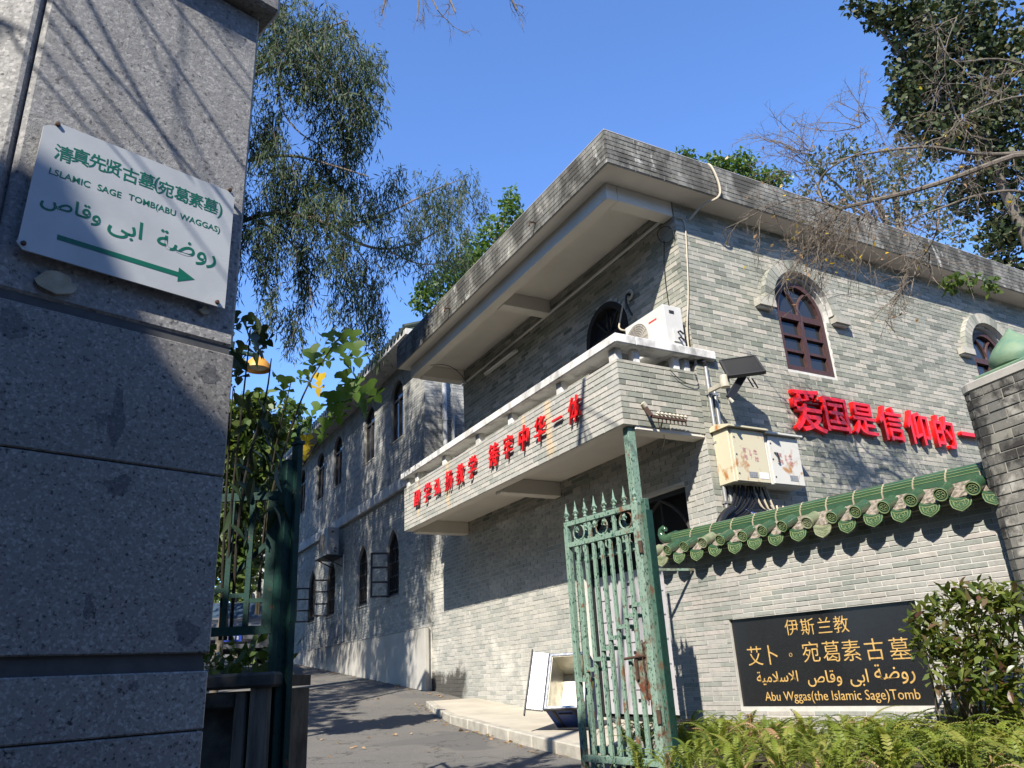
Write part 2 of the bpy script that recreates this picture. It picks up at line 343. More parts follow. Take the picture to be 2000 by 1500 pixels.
# painted boxes with rust bleeding through
def box_paint(name, base, rust):
    base, rust = dk(base), dk(rust)
    m, nt, b = nodes(name); p = pos_of(nt)
    f = noise(nt, p, 4.6, 7, .6, .2, (1, 1, .8)); c = mixc(nt, thr(nt, f, .585, .66), base, rust)
    c = mixc(nt, thr(nt, noise(nt, p, 12, 6, .7), .62, .72), c, tuple(x*.8 for x in base))
    nt.links.new(c, b.inputs['Base Color']); b.inputs['Roughness'].default_value = .5; bump(nt, b, f, .08, .01)
box_paint('box_cream', (.60,.55,.39), (.40,.17,.045)); box_paint('box_white', (.62,.605,.55), (.42,.22,.08))
# leaves
def leaf_mat(name, cols, trans=.35, rough=.45, spec=.4):
    m, nt, b = nodes(name); rv = rnd_val(nt); cols = [dk(x, .82) for x in cols]
    c = ramp(nt, rv, [(i/(len(cols)-1), x) for i, x in enumerate(cols)]); nt.links.new(c, b.inputs['Base Color'])
    b.inputs['Roughness'].default_value = rough; b.inputs['Specular IOR Level'].default_value = spec
    t = N(nt, 'BsdfTranslucent'); cc = mixc(nt, 1.0, c, (1.5, 1.5, .7), 'MULTIPLY'); nt.links.new(cc, t.inputs[0])
    mx = N(nt, 'MixShader', {0: trans, 1: b.outputs[0], 2: t.outputs[0]}); out = nt.nodes['Material Output']; nt.links.new(mx.outputs[0], out.inputs[0])
leaf_mat('leaf_eucalypt', [(.030,.056,.022),(.048,.078,.034),(.075,.105,.05),(.038,.066,.028),(.115,.135,.075),(.026,.048,.024)], .22, .6, .2)
leaf_mat('leaf_bright', [(.06,.12,.02),(.09,.16,.025),(.05,.10,.02),(.13,.20,.035)], .38)
leaf_mat('leaf_dark', [(.026,.046,.018),(.042,.062,.024),(.065,.08,.032),(.035,.055,.022),(.11,.10,.05)], .12, .55, .22)
leaf_mat('leaf_thin', [(.06,.085,.035),(.085,.105,.045),(.05,.075,.03),(.11,.115,.055)], .3)
leaf_mat('leaf_mulberry', [(.10,.18,.03),(.075,.14,.022),(.13,.21,.04),(.065,.12,.02)], .5, .5, .3)
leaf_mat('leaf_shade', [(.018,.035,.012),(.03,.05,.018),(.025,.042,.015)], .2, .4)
leaf_mat('leaf_mid', [(.07,.12,.025),(.05,.09,.02),(.10,.15,.035),(.13,.17,.04)], .35)
leaf_mat('leaf_shrub', [(.10,.15,.03),(.06,.10,.025),(.15,.19,.045),(.22,.25,.06),(.08,.12,.04),(.13,.17,.04),(.17,.08,.065)], .42, .3, .5)
leaf_mat('leaf_fern', [(.18,.24,.032),(.25,.29,.045),(.11,.17,.03),(.32,.32,.07),(.08,.135,.025),(.20,.25,.035)], .45, .5, .3)
leaf_mat('leaf_yellow', [(.62,.42,.03),(.50,.40,.05),(.55,.34,.03)], .4)
leaf_mat('leaf_dry', [(.42,.27,.15),(.34,.20,.10),(.50,.36,.22)], .3)
# ------------------------------------------------------------------ ground
def strip(name, m, xs, ys, dz, thick=0):
    b = MB()
    for y in ys:
        for x in xs: b.v.append((x, y, gz(y) + dz))
    k = len(xs)
    for j in range(len(ys)-1):
        for i in range(k-1): b.f.append((j*k+i, j*k+i+1, (j+1)*k+i+1, (j+1)*k+i)); b.r.append(0)
    return b.build(name, m)
struct(strip('ground', 'soil', [-600, -40, 0, 40, 600], GY, -.03))
struct(strip('road', 'asphalt', list(np.linspace(-14, 18, 9)), list(np.linspace(-30, 6.0, 19)), -.012))
struct(strip('lane', 'asphalt', list(np.linspace(.9, 6.25, 5)), [5.9, 6.6, 7.5, 8.5, 9.5, 10.8, 12, 13, 14.7, 17, 20, 24, 29, 34, 46, 60], -.006))
# raised concrete pavement along the wall, with a kerb of single stones
pv = MB()
pts = [(4.40, 6.75), (4.49, 7.9), (4.62, 9.2), (4.85, 10.8), (5.06, 11.9), (5.25, 12.65)]
for (x, y) in pts:
    z = gz(y) + .11 - max(0, (y-10)*.018)
    pv.v += [(x+.12, y, z), (6.19, y, z), (x+.12, y, z-.25)]
for i in range(len(pts)-1):
    a = i*3; pv.f += [(a, a+1, a+4, a+3), (a+2, a, a+3, a+5)]; pv.r += [0, 0]
pv.f += [(0, 2, 1)]; pv.r += [0]
pavement = struct(pv.build('pavement', 'concrete_path'))
for i in range(len(pts)-1):
    (x0, y0), (x1, y1) = pts[i], pts[i+1]; n = 2
    for k in range(n):
        a, b_ = k/n, (k+1)/n; ya, yb = y0+(y1-y0)*a+.006, y0+(y1-y0)*b_-.006; xa, xb = x0+(x1-x0)*a, x0+(x1-x0)*b_
        za, zb = gz(ya)+.115-max(0, (ya-10)*.018), gz(yb)+.115-max(0, (yb-10)*.018)
        q = MB().add([(xa,ya,za-.3),(xa+.117,ya,za-.3),(xb+.117,yb,zb-.3),(xb,yb,zb-.3),(xa,ya,za),(xa+.117,ya,za),(xb+.117,yb,zb),(xb,yb,zb)],
                     [(0,3,2,1),(4,5,6,7),(0,1,5,4),(1,2,6,5),(2,3,7,6),(3,0,4,7)])
        q.build('kerb_stone', 'kerb_stone', pavement, bevel=.012)
q = MB().box((4.40, 6.70, -1.2), (6.19, 6.747, gz(6.75)+.115)); q.build('kerb_stone', 'kerb_stone', pavement, bevel=.01)

# ------------------------------------------------------------------ brickwork
class Frame:
    """a vertical wall: s runs to the right as seen from outside, n points out"""
    def __init__(s, O, u): s.O = Vector((O[0], O[1], 0)); s.u = Vector((u[0], u[1], 0)).normalized(); s.n = Vector((s.u.y, -s.u.x, 0)); s.ang = math.atan2(s.u.y, s.u.x)
    def p(s, a, z, d=0): return s.O + s.u*a + Vector((0, 0, z)) + s.n*d
Z = Vector((0, 0, 1))
def arch(c, w_, z0, zs, kind='round', k=14, rise=1.0):
    h = w_/2; P = [(c-h, z0), (c+h, z0)]
    if kind == 'round': A = [(c+h*math.cos(t), zs+h*rise*math.sin(t)) for t in np.linspace(0, math.pi, k)]
    elif kind == 'flat': A = [(c+h, zs), (c-h, zs)]
    else:
        R_ = w_*.86; x0 = c+h-R_; tm = math.acos((c-x0)/R_)
        A = [(x0+R_*math.cos(t), zs+R_*math.sin(t)) for t in np.linspace(0, tm, k//2)]
        A += [(2*c-a, b) for a, b in A[-2::-1]]
    return P + A
def span(poly, z):
    xs = []
    for (a, b), (c, d) in zip(poly, poly[1:]+poly[:1]):
        if (b <= z) != (d <= z): xs.append(a + (z-b)/(d-b)*(c-a))
    return (min(xs), max(xs)) if xs else None
class Bricks:
    def __init__(s): s.full = []; s.rest = {}
    def wall(s, fr, s0, s1, z0, z1, bl, ch, m, holes=(), j=.0095, proud=.005, prefer=0.0, quoin=0):
        i = 0; z = z0
        while z < z1 - .01:
            zb = min(z + ch - j, z1); bad = []
            for h in holes:
                sp = [span(h, q) for q in (z+.001, (z+zb)/2, zb-.001)]; sp = [q for q in sp if q]
                if sp: bad.append((min(q[0] for q in sp), max(q[1] for q in sp)))
            a = s0 - (bl/2 if i % 2 else 0) - random.uniform(0, .02)
            while a < s1:
                l = max(a, s0); r = min(a + bl - j, s1); segs = [(l, r)]
                for (x, y) in bad:
                    ns = []
                    for (p, q) in segs:
                        if y <= p or x >= q: ns.append((p, q)); continue
                        if p < x: ns.append((p, x - j*.5))
                        if q > y: ns.append((y + j*.5, q))
                    segs = ns
                for (p, q) in segs:
                    if q - p > .025:
                        pr = proud + random.uniform(-.0015, .0025); full = abs(q-p-(bl-j)) < 1e-4 and abs(zb-z-(ch-j)) < 1e-4
                        item = (fr, p, q, z, zb, pr, m)
                        if full and prefer: s.full.append((prefer, item))
                        else: s.rest.setdefault(m, []).append(item)
                a += bl
            z += ch; i += 1
    def emit(s, parent, limit=300):
        # the bricks that show largest in the photograph stay single objects
        sc_ = []
        for pf, it in s.full:
            fr, p, q, z, zb, pr, m = it; c = np.array(fr.p((p+q)/2, (z+zb)/2)); cc = RM.T @ c
            x, y = CX + FPX*cc[0]/cc[2], CY + FPX*cc[1]/cc[2]
            ok = cc[2] > 0 and 0 < x < 2000 and 0 < y < 1500
            sc_.append((-(pf / (c @ c) * abs(np.array(fr.n) @ c) / np.linalg.norm(c)) if ok else 0, id(it), it))
        sc_.sort(key=lambda t: t[:2]); cache = {}
        for _, _, it in sc_[:limit]:
            fr, p, q, z, zb, pr, m = it; key = (m, round(q-p, 3), round(zb-z, 3))
            if key not in cache:
                b = MB(); hl, hz = (q-p)/2, (zb-z)/2; e = .0025
                b.add([(-hl,.01,-hz),(hl,.01,-hz),(hl,.01,hz),(-hl,.01,hz),(-hl,-.005+e,-hz),(hl,-.005+e,-hz),(hl,-.005+e,hz),(-hl,-.005+e,hz),(-hl+e,-.005,-hz+e),(hl-e,-.005,-hz+e),(hl-e,-.005,hz-e),(-hl+e,-.005,hz-e)],
                      [(0,1,5,4),(1,2,6,5),(2,3,7,6),(3,0,4,7),(4,5,9,8),(5,6,10,9),(6,7,11,10),(7,4,8,11),(8,9,10,11)])
                cache[key] = b.mesh('brick', m)
            o = bpy.data.objects.new('brick', cache[key]); col.objects.link(o)
            o.location = fr.p((p+q)/2, (z+zb)/2, pr-.005); o.rotation_euler = (0, 0, fr.ang); put(o, parent)
        for _, _, it in sc_[limit:]: s.rest.setdefault(it[6], []).append(it)
        for m, L in s.rest.items():
            b = MB()
            for fr, p, q, z, zb, pr, _ in L:
                b.cur = random.random()
                P = [fr.p(p, z, -.01), fr.p(q, z, -.01), fr.p(q, zb, -.01), fr.p(p, zb, -.01), fr.p(p, z, pr), fr.p(q, z, pr), fr.p(q, zb, pr), fr.p(p, zb, pr)]
                b.add(P, [(0,1,5,4),(1,2,6,5),(2,3,7,6),(3,0,4,7),(4,5,6,7)])
            me = b.mesh('brickwork', m); o = bpy.data.objects.new('brickwork', me); col.objects.link(o); put(o, parent); o['kind'] = 'stuff'
def wall_sheet(name, fr, outer, holes, m, parent, depth=.14):
    """the mortar body of a wall with true openings and their reveals"""
    loops = [[Vector((a, b, 0)) for a, b in outer]] + [[Vector((a, b, 0)) for a, b in h][::-1] for h in holes]
    flat = [q for l in loops for q in l]; tris = tessellate_polygon(loops); b = MB()
    b.v = [tuple(fr.p(q.x, q.y, 0)) for q in flat]; b.f = [tuple(t) for t in tris]; b.r = [0]*len(tris)
    for h in holes:
        k = len(h); b.add([fr.p(a, c, 0) for a, c in h] + [fr.p(a, c, -depth) for a, c in h], [(i, (i+1) % k, k+(i+1) % k, k+i) for i in range(k)])
    me = b.mesh(name, m); bm = bmesh.new(); bm.from_mesh(me)
    for f in bm.faces:
        pass
    bm.to_mesh(me); bm.free()
    o = bpy.data.objects.new(name, me); col.objects.link(o); put(o, parent); return o
def voussoirs(fr, c, zs, r0, r1, t0, t1, n, d0, d1, m, parent, gap=.007):
    for i in range(n):
        a, b_ = t0+(t1-t0)*i/n, t0+(t1-t0)*(i+1)/n; g = gap/(r0+r1)
        poly = [(r*math.cos(t), r*math.sin(t)) for r, t in ((r0, a+g), (r1, a+g), (r1, b_-g), (r0, b_-g))]
        MB().prism(poly, fr.p(c, zs), fr.u, Z, fr.n, d0 + random.uniform(0, .002), d1 + random.uniform(0, .003)).build('voussoir', m, parent)

# ------------------------------------------------------------------ the brick house on the corner
XC, YC = 6.18, 6.41
house = thing('brick_house', (XC, YC, gz(YC)), 'two-storey grey brick house with deep flat roof and long projecting balcony', 'house')
FB = Frame((XC, YC), (1, 0)); FA = Frame((XC, 14.60), (0, -1)); HB = Bricks()
sA = lambda y: 14.60 - y
W1, W2 = 8.24-XC, 12.62-XC
holesB = [[(c-.465, 3.55), (c+.465, 3.55), (c+.465, 4.40)] + arch(c, 1.10, 3.5, 4.44)[2:] + [(c-.465, 4.40)] for c in (W1, W2)]
wall_sheet('wall', FB, [(0, -1.3), (9.2, -1.3), (9.2, 5.70), (0, 5.70)], holesB, 'mortar', house, .2)
HB.wall(FB, 0, 9.2, -1.2, 5.655, .222, .0665, 'brick_grey', holesB, prefer=1.0)
upw = arch(sA(8.06), .98, 3.5, 4.45)
door = [(sA(9.15), -.6), (sA(6.88), -.6), (sA(6.88), 2.02), (sA(9.15), 2.02)]
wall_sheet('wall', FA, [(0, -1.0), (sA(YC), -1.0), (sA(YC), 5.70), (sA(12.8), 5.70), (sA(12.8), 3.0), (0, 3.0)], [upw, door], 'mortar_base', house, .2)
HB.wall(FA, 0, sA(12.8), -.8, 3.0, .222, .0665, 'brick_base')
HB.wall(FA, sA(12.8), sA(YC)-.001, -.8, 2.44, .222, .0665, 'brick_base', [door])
HB.wall(FA, sA(12.8), sA(YC)-.001, 2.44, 5.655, .222, .0665, 'brick_grey', [upw, door])
# far end of the upper storey
FE = Frame((9.5, 12.8), (-1, 0)); wall_sheet('wall', FE, [(0, 2.4), (9.5-XC, 2.4), (9.5-XC, 5.7), (0, 5.7)], [], 'mortar', house)
# roof: slab, brick-faced fascia, beams under the overhang
MB().box((4.93, 6.08, 5.66), (15.5, 13.12, 5.80)).build('roof_slab', 'soffit_paint', house)
MB().box((4.945, 6.095, 5.80), (5.10, 13.10, 6.125)).box((5.10, 6.095, 5.80), (15.5, 6.25, 6.12)).box((5.10, 12.95, 5.80), (15.5, 13.10, 6.12)).build('parapet', 'mortar_grime', house)
MB().box((4.92, 6.07, 6.128), (5.12, 13.13, 6.15)).box((5.12, 6.07, 6.128), (15.5, 6.27, 6.149)).build('parapet_coping', 'slab_concrete', house, bevel=.006)
F1 = Frame((4.922, 13.11), (0, -1)); F2 = Frame((4.922, 6.072), (1, 0))
MB().box((4.926, 6.076, 5.655), (4.944, 13.11, 6.127)).box((4.944, 6.076, 5.655), (15.5, 6.094, 6.127)).build('fascia', 'mortar_grime', house)
HB.wall(F1, 0, 7.04, 5.662, 6.126, .222, .0665, 'brick_parapet', prefer=1.3)
HB.wall(F2, 0, 10.5, 5.662, 6.126, .222, .0665, 'brick_parapet', prefer=1.3)
MB().box((5.13, 6.42, 5.43), (5.30, 12.92, 5.659)).build('beam', 'soffit_paint', house, bevel=.008)
for y in (6.42, 9.46, 12.72): MB().box((5.303, y, 5.42 if y != 6.42 else 5.44), (XC-.004, y+.2, 5.659)).build('beam', 'soffit_paint', house, bevel=.008)
# balcony: slab, fascia beam, cross beams, brick front, coping on short posts
BX = 5.01
MB().box((BX+.05, 6.43, 2.68), (XC-.004, 12.94, 2.80)).build('balcony_slab', 'soffit_paint', house)
MB().box((BX+.008, 6.42, 2.50), (BX+.16, 12.955, 2.679)).build('balcony_beam', 'soffit_paint', house, bevel=.008)
for y in (6.42, 9.56, 12.75): MB().box((BX+.163, y, 2.46), (XC-.004, y+.2, 2.678)).build('balcony_beam', 'soffit_paint', house, bevel=.008)
MB().box((BX+.006, 6.418, 2.512), (BX+.13, 12.95, 3.275)).build('balcony_wall', 'mortar', house)
for y in (6.418, 12.85): MB().box((BX+.132, y, 2.512), (XC-.003, y+.10, 3.275)).build('balcony_wall', 'mortar', house)
FBa = Frame((BX, 12.95), (0, -1)); FBe = Frame((BX, 6.411), (1, 0)); FBl = Frame((XC, 12.956), (-1, 0))
HB.wall(FBa, 0, 6.54, 2.505, 3.27, .248, .0665, 'brick_balcony', prefer=1.6)
HB.wall(FBe, 0, 1.168, 2.505, 3.27, .222, .0665, 'brick_grey', prefer=1.6)
HB.wall(FBl, 0, 1.168, 2.505, 3.27, .222, .0665, 'brick_balcony')
MB().box((BX-.05, 6.33, 3.44), (BX+.24, 13.02, 3.555)).build('balcony_coping', 'coping_white', house, bevel=.012)
MB().box((BX+.242, 6.33, 3.441), (6.46, 6.60, 3.554)).build('balcony_coping', 'coping_white', house, bevel=.012)
for y in (6.47, 7.62, 8.92, 9.95, 11.2, 12.4, 12.8): MB().box((BX+.03, y, 3.268), (BX+.13, y+.13, 3.438)).build('balcony_post', 'coping_white', house, bevel=.008)
for x in (5.27, 5.86, 6.02): MB().box((x, 6.43, 3.268), (x+.09, 6.53, 3.438)).build('balcony_post', 'coping_white', house, bevel=.008)
# window hoods and windows
def house_window(c):
    hood = MB()
    k = 18; o_ = [(.73*math.cos(t), .73*math.sin(t)) for t in np.linspace(0, math.pi, k)]; i_ = [(.56*math.cos(t), .56*math.sin(t)) for t in np.linspace(0, math.pi, k)]
    ho = hood.ring(o_, i_, FB.p(c, 4.47), FB.u, Z, FB.n, .002, .075).build('window_hood', 'mortar', house)
    voussoirs(FB, c, 4.47, .563, .733, 0, math.pi, 21, .003, .088, 'brick_grey', ho)
    for sg in (-1, 1):
        a = .555 if sg > 0 else -.90
        MB().obox(FB.p(c+a+.1725, 4.42, .056), FB.u, FB.n, Z, (.15, .052, .05)).build('hood_foot', 'brick_grey', ho)
        MB().obox(FB.p(c+a+.1725, 4.36, .04), FB.u, FB.n, Z, (.13, .036, .009)).build('hood_foot', 'mortar', ho)
    wn = MB(); out = arch(c, .92, 3.56, 4.40, 'round', 16, 1.12); inn = arch(c, .78, 3.63, 4.40, 'round', 16, 1.14)
    wf = MB().ring(out, inn, FB.p(0, 0), FB.u, Z, FB.n, -.10, -.022, True).build('window_frame', 'window_frame', house)
    MB().ring(arch(c, 1.09, 4.40, 4.44)[2:], arch(c, .915, 4.40, 4.40, 'round', 14, 1.12)[2:], FB.p(0, 0), FB.u, Z, FB.n, -.12, -.06).build('window_reveal', 'mortar_grime', wf)
    MB().obox(FB.p(c, 4.365, -.055), FB.u, FB.n, Z, (.39, .035, .045)).build('transom', 'window_frame', wf)
    MB().obox(FB.p(c, 3.975, -.057), FB.u, FB.n, Z, (.04, .035, .345)).build('mullion', 'window_frame', wf)
    for z in (3.855, 4.085):
        for sg in (-1, 1): MB().obox(FB.p(c+sg*.215, z, -.06), FB.u, FB.n, Z, (.175, .025, .018)).build('glazing_bar', 'window_frame', wf)
    for sg in (-1, 1):     # gothic tracery in the head
        arc = [(c + sg*(.39 - .46*(1-math.cos(t))*1.0) - sg*.385, 4.41 + .44*math.sin(t)) for t in np.linspace(0, 1.05, 8)]
        MB().tube([FB.p(a, b, -.058) for a, b in arc], .021, 6).build('tracery_bar', 'window_frame', wf)
        for k in range(3):
            MB().obox(FB.p(c+sg*.215, 3.745+.23*k, -.078), FB.u, FB.n, Z, (.172, .003, .094)).build('pane', 'glass_dark', wf)
        for k in range(4): MB().tube([FB.p(c+sg*(.085+.085*k), 3.63, -.14), FB.p(c+sg*(.085+.085*k), 4.32, -.14)], .007, 5).build('window_bar', 'steel_bar', wf)
    for z in (3.80, 4.03): MB().tube([FB.p(c-.4, z, -.14), FB.p(c+.4, z, -.14)], .007, 5).build('window_bar', 'steel_bar', wf)
    MB().prism(arch(c, .80, 4.41, 4.42, 'round', 14, 1.14)[2:], FB.p(0, 0), FB.u, Z, FB.n, -.081, -.075).build('pane', 'glass_dark', wf)
for c in (W1, W2): house_window(c)
# dark window behind the balcony
c = sA(8.06)
uf = MB().ring(arch(c, .975, 3.51, 4.45), arch(c, .80, 3.58, 4.45), FA.p(0, 0), FA.u, Z, FA.n, -.12, .03, True).build('window_frame', 'dark_frame', house)
MB().obox(FA.p(c, 4.44, -.04), FA.u, FA.n, Z, (.40, .03, .03)).build('transom', 'dark_frame', uf)
for t in (.85, 1.57, 2.3): MB().bar(FA.p(c, 4.46, -.04), FA.p(c+.41*math.cos(t), 4.46+.41*math.sin(t), -.04), .03, .03).build('tracery_bar', 'dark_frame', uf)
MB().prism(arch(c, .81, 3.57, 4.45), FA.p(0, 0), FA.u, Z, FA.n, -.09, -.08).build('pane', 'glass_dark', uf)
# rooms behind the openings stay dark
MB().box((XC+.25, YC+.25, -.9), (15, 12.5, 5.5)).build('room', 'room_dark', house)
# street door: arched iron tracery above grey pierced metal doors
dcx = (sA(9.15)+sA(6.88))/2
df = MB().ring([(a, b) for a, b in door], [(door[0][0]+.06, -.55), (door[1][0]-.06, -.55), (door[2][0]-.06, 1.96), (door[3][0]+.06, 1.96)], FA.p(0, 0), FA.u, Z, FA.n, -.16, -.09, True).build('door_frame', 'dark_frame', house)
for k in range(4):
    s0 = sA(9.09)+.54*k; dl = MB().obox(FA.p(s0+.265, .34, -.13), FA.u, FA.n, Z, (.262, .015, .86)).build('door_leaf', 'grey_door', house, bevel=.004)
    for a in (.09, .44): MB().obox(FA.p(s0+a, .34, -.105), FA.u, FA.n, Z, (.035, .012, .855)).build('stile', 'grey_door', dl)
    for q in range(6):
        MB().obox(FA.p(s0+.265, -.36+.28*q, -.1125), FA.u, FA.n, Z, (.055, .003, .018)).build('slot', 'dark_frame', dl)
        MB().obox(FA.p(s0+.265, -.22+.28*q, -.108), FA.u, FA.n, Z, (.135, .006, .012)).build('rail', 'grey_door', dl)
for cx_ in (sA(7.46), sA(8.58)):
    for sg in (-1, 1):
        arc = [(cx_+sg*(.53-.9*(1-math.cos(t))), 1.24+.78*math.sin(t)) for t in np.linspace(0, 1.15, 9)]
        MB().tube([FA.p(a, b, -.10) for a, b in arc], .022, 6).build('tracery_bar', 'casement_paint', df)
    MB().tube([FA.p(cx_, 1.22, -.10), FA.p(cx_, 1.95, -.10)], .015, 6).build('tracery_bar', 'casement_paint', df)
HB.emit(house, 300)
# weep spouts, hook and bent rebar on the fascia
for y in (7.75, 10.6):
    MB().tube([Vector((4.93, y, 5.80)), Vector((4.82, y, 5.79)), Vector((4.81, y, 5.72))], .014, 6).build('spout', 'rust_iron', house)

# ------------------------------------------------------------------ the annex up the lane
XA = 6.10; YA = 14.56; YE = 31.5
annex = thing('brick_annex', (XA, YA, gz(YA)), 'long brick wing up the lane with pointed windows, white band and tiled eaves', 'building')
FX = Frame((XA, YE), (0, -1)); sX = lambda y: YE - y; HX = Bricks(); LX = sX(YA)
ups = [16.22, 18.2, 20.95, 22.75, 24.9, 26.7, 28.8, 30.4]; los = [16.5, 18.6, 21.25, 23.2, 25.9, 27.8, 30.0]
hu = [arch(sX(y), .78, 5.24, 6.30) for y in ups]; hl = [arch(sX(y), .76, 1.76, 2.62, 'point') for y in los]
wall_sheet('wall', FX, [(0, -.6), (LX, -.6), (LX, 7.02), (0, 7.02)], hu+hl, 'mortar_grime', annex, .12)
HX.wall(FX, 0, LX, .98, 3.96, .222, .0665, 'brick_annex', hl, prefer=1.0)
HX.wall(FX, 0, LX, 4.235, 6.97, .222, .0665, 'brick_annex', hu, prefer=1.0)
FY = Frame((XA, YA), (1, 0)); wall_sheet('wall', FY, [(0, -.6), (3.4, -.6), (3.4, 7.0), (0, 7.0)], [], 'mortar', annex)
HX.wall(FY, 0, 3.4, 3.02, 6.97, .222, .0665, 'brick_annex', prefer=.8)
HX.wall(FY, 0, .06, .98, 3.02, .222, .0665, 'brick_annex')
MB().box((XA-.085, YA-.02, 3.97), (XA-.002, YE, 4.225)).build('string_course', 'band_white', annex, bevel=.012)
MB().box((XA+.004, YA-.07, 3.97), (XA+.4, YA-.002, 4.225)).build('string_course', 'band_white', annex, bevel=.012)
for k in range(6):
    y0, y1 = YA-.06+k*2.83, YA-.06+(k+1)*2.83-.006
    MB().box((XA-.085, y0, -.7), (XA-.002, y1, .965)).build('plinth_slab', 'plinth_render', annex, bevel=.006)
MB().box((XA-.09, YA-.062, .967), (XA-.002, YE, .99)).build('plinth_cap', 'mortar_grime', annex)
MB().box((XA-.55, YA-.3, 6.99), (XA+3.8, YE+.4, 7.14)).build('eaves_slab', 'band_white', annex, bevel=.01)
rf = MB().add([(XA-.50, YA-.28, 7.143), (XA-.50, YE+.3, 7.143), (XA+2.2, YE+.3, 8.2), (XA+2.2, YA-.28, 8.2), (XA+4.9, YE+.3, 7.143), (XA+4.9, YA-.28, 7.143)], [(0,1,2,3),(3,2,4,5),(0,3,5),(1,4,2)]).build('roof', 'roof_tile_dark', annex)
tb = MB().tube([(0, 0, 0), (.55, 0, .215)], .062, 8).mesh('eave_tile', 'roof_tile_dark', True)
dt = MB().prism([(-.09, .0), (.09, .0), (.07, -.07), (0, -.11), (-.07, -.07)], (-.012, 0, 0), (0, 1, 0), Z, (-1, 0, 0), 0, .012).mesh('drip_tile', 'roof_tile_dark')
y = YA-.2
while y < YE+.2:
    for me, dy, dz, nm in ((tb, 0, .07, 'eave_tile'), (dt, .11, .05, 'drip_tile')):
        o = bpy.data.objects.new(nm, me); col.objects.link(o); o.location = (XA-.56, y+dy, 7.13+dz); put(o, annex)
    y += .22
for y in ups:
    c = sX(y); fr = MB().ring(arch(c, .77, 5.25, 6.30), arch(c, .68, 5.30, 6.30), FX.p(0, 0), FX.u, Z, FX.n, -.10, -.05, True).build('window_frame', 'casement_paint', annex)
    MB().prism(arch(c, .69, 5.29, 6.30), FX.p(0, 0), FX.u, Z, FX.n, -.09, -.08).build('pane', 'glass_dark', fr)
    MB().obox(FX.p(c, 6.24, -.06), FX.u, FX.n, Z, (.34, .02, .02)).build('transom', 'casement_paint', fr)
    MB().obox(FX.p(c, 5.76, -.06), FX.u, FX.n, Z, (.018, .02, .46)).build('mullion', 'casement_paint', fr)
    MB().obox(FX.p(c, 5.222, .008), FX.u, FX.n, Z, (.40, .012, .016)).build('window_sill', 'mortar_grime', annex)
    voussoirs(FX, c, 6.30, .395, .52, 0, math.pi, 15, -.004, .012, 'brick_annex', annex)
for i, y in enumerate(los):
    c = sX(y); fr = MB().ring(arch(c, .75, 1.77, 2.62, 'point'), arch(c, .66, 1.82, 2.62, 'point'), FX.p(0, 0), FX.u, Z, FX.n, -.10, -.05, True).build('window_frame', 'casement_paint', annex)
    MB().prism(arch(c, .67, 1.81, 2.62, 'point'), FX.p(0, 0), FX.u, Z, FX.n, -.115, -.105).build('pane', 'room_dark', fr)  # black sheet standing in for the unlit room behind
    for z in (1.9, 2.2, 2.5, 2.8): MB().obox(FX.p(c, z, -.06), FX.u, FX.n, Z, (.33, .012, .012)).build('transom', 'casement_paint', fr)
    for k in range(5): MB().tube([FX.p(c-.26+.13*k, 1.81, -.035), FX.p(c-.26+.13*k, 2.9, -.035)], .008, 5).build('window_bar', 'dark_frame', fr)
    MB().obox(FX.p(c, 1.742, .008), FX.u, FX.n, Z, (.39, .012, .016)).build('window_sill', 'mortar_grime', annex)
    if i in (0, 2, 3, 4, 5):   # casement leaves standing open
        sg = -1; hp = FX.p(c+sg*.335, 0, -.05); dv = (FX.n*1 + FX.u*(sg*.25)).normalized()
        cf = MB()
        for a in (0.02, .40): cf.obox(hp+dv*a+Z*2.27, dv, dv.cross(Z), Z, (.022, .016, .49))
        for z in (1.80, 2.11, 2.43, 2.74): cf.obox(hp+dv*.21+Z*z, dv, dv.cross(Z), Z, (.17, .016, .02))
        cf.build('casement', 'casement_paint', fr)
HX.emit(annex, 300)
MB().box((XA-.14, YE-.35, -.2), (XA-.003, YE+.05, 6.98)).build('corner_pilaster', 'band_white', annex, bevel=.02)
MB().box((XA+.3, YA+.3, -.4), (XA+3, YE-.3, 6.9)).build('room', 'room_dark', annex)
# rainwater pipe on the end wall of the annex
dp = thing('rainwater_pipe', (6.52, YA-.09, 3.0), 'tall white plastic rainwater pipe in the recess beside the balcony end', 'pipe')
MB().tube([(6.52, YA-.09, 3.0), (6.52, YA-.09, 6.95)], .055, 12).build('pipe', 'pvc_white', dp, smooth=True)
for z in (4.3, 5.2, 6.1): MB().tube([(6.52, YA-.09, z), (6.52, YA-.09, z+.07)], .064, 12).build('pipe_collar', 'pvc_white', dp, smooth=True)
tag(MB().tube([(6.73, YA-.07, 3.0), (6.73, YA-.07, 5.35)], .03, 10).build('rainwater_pipe', 'pvc_white', smooth=True), 'short thin pipe beside the tall white rainwater pipe', 'pipe')
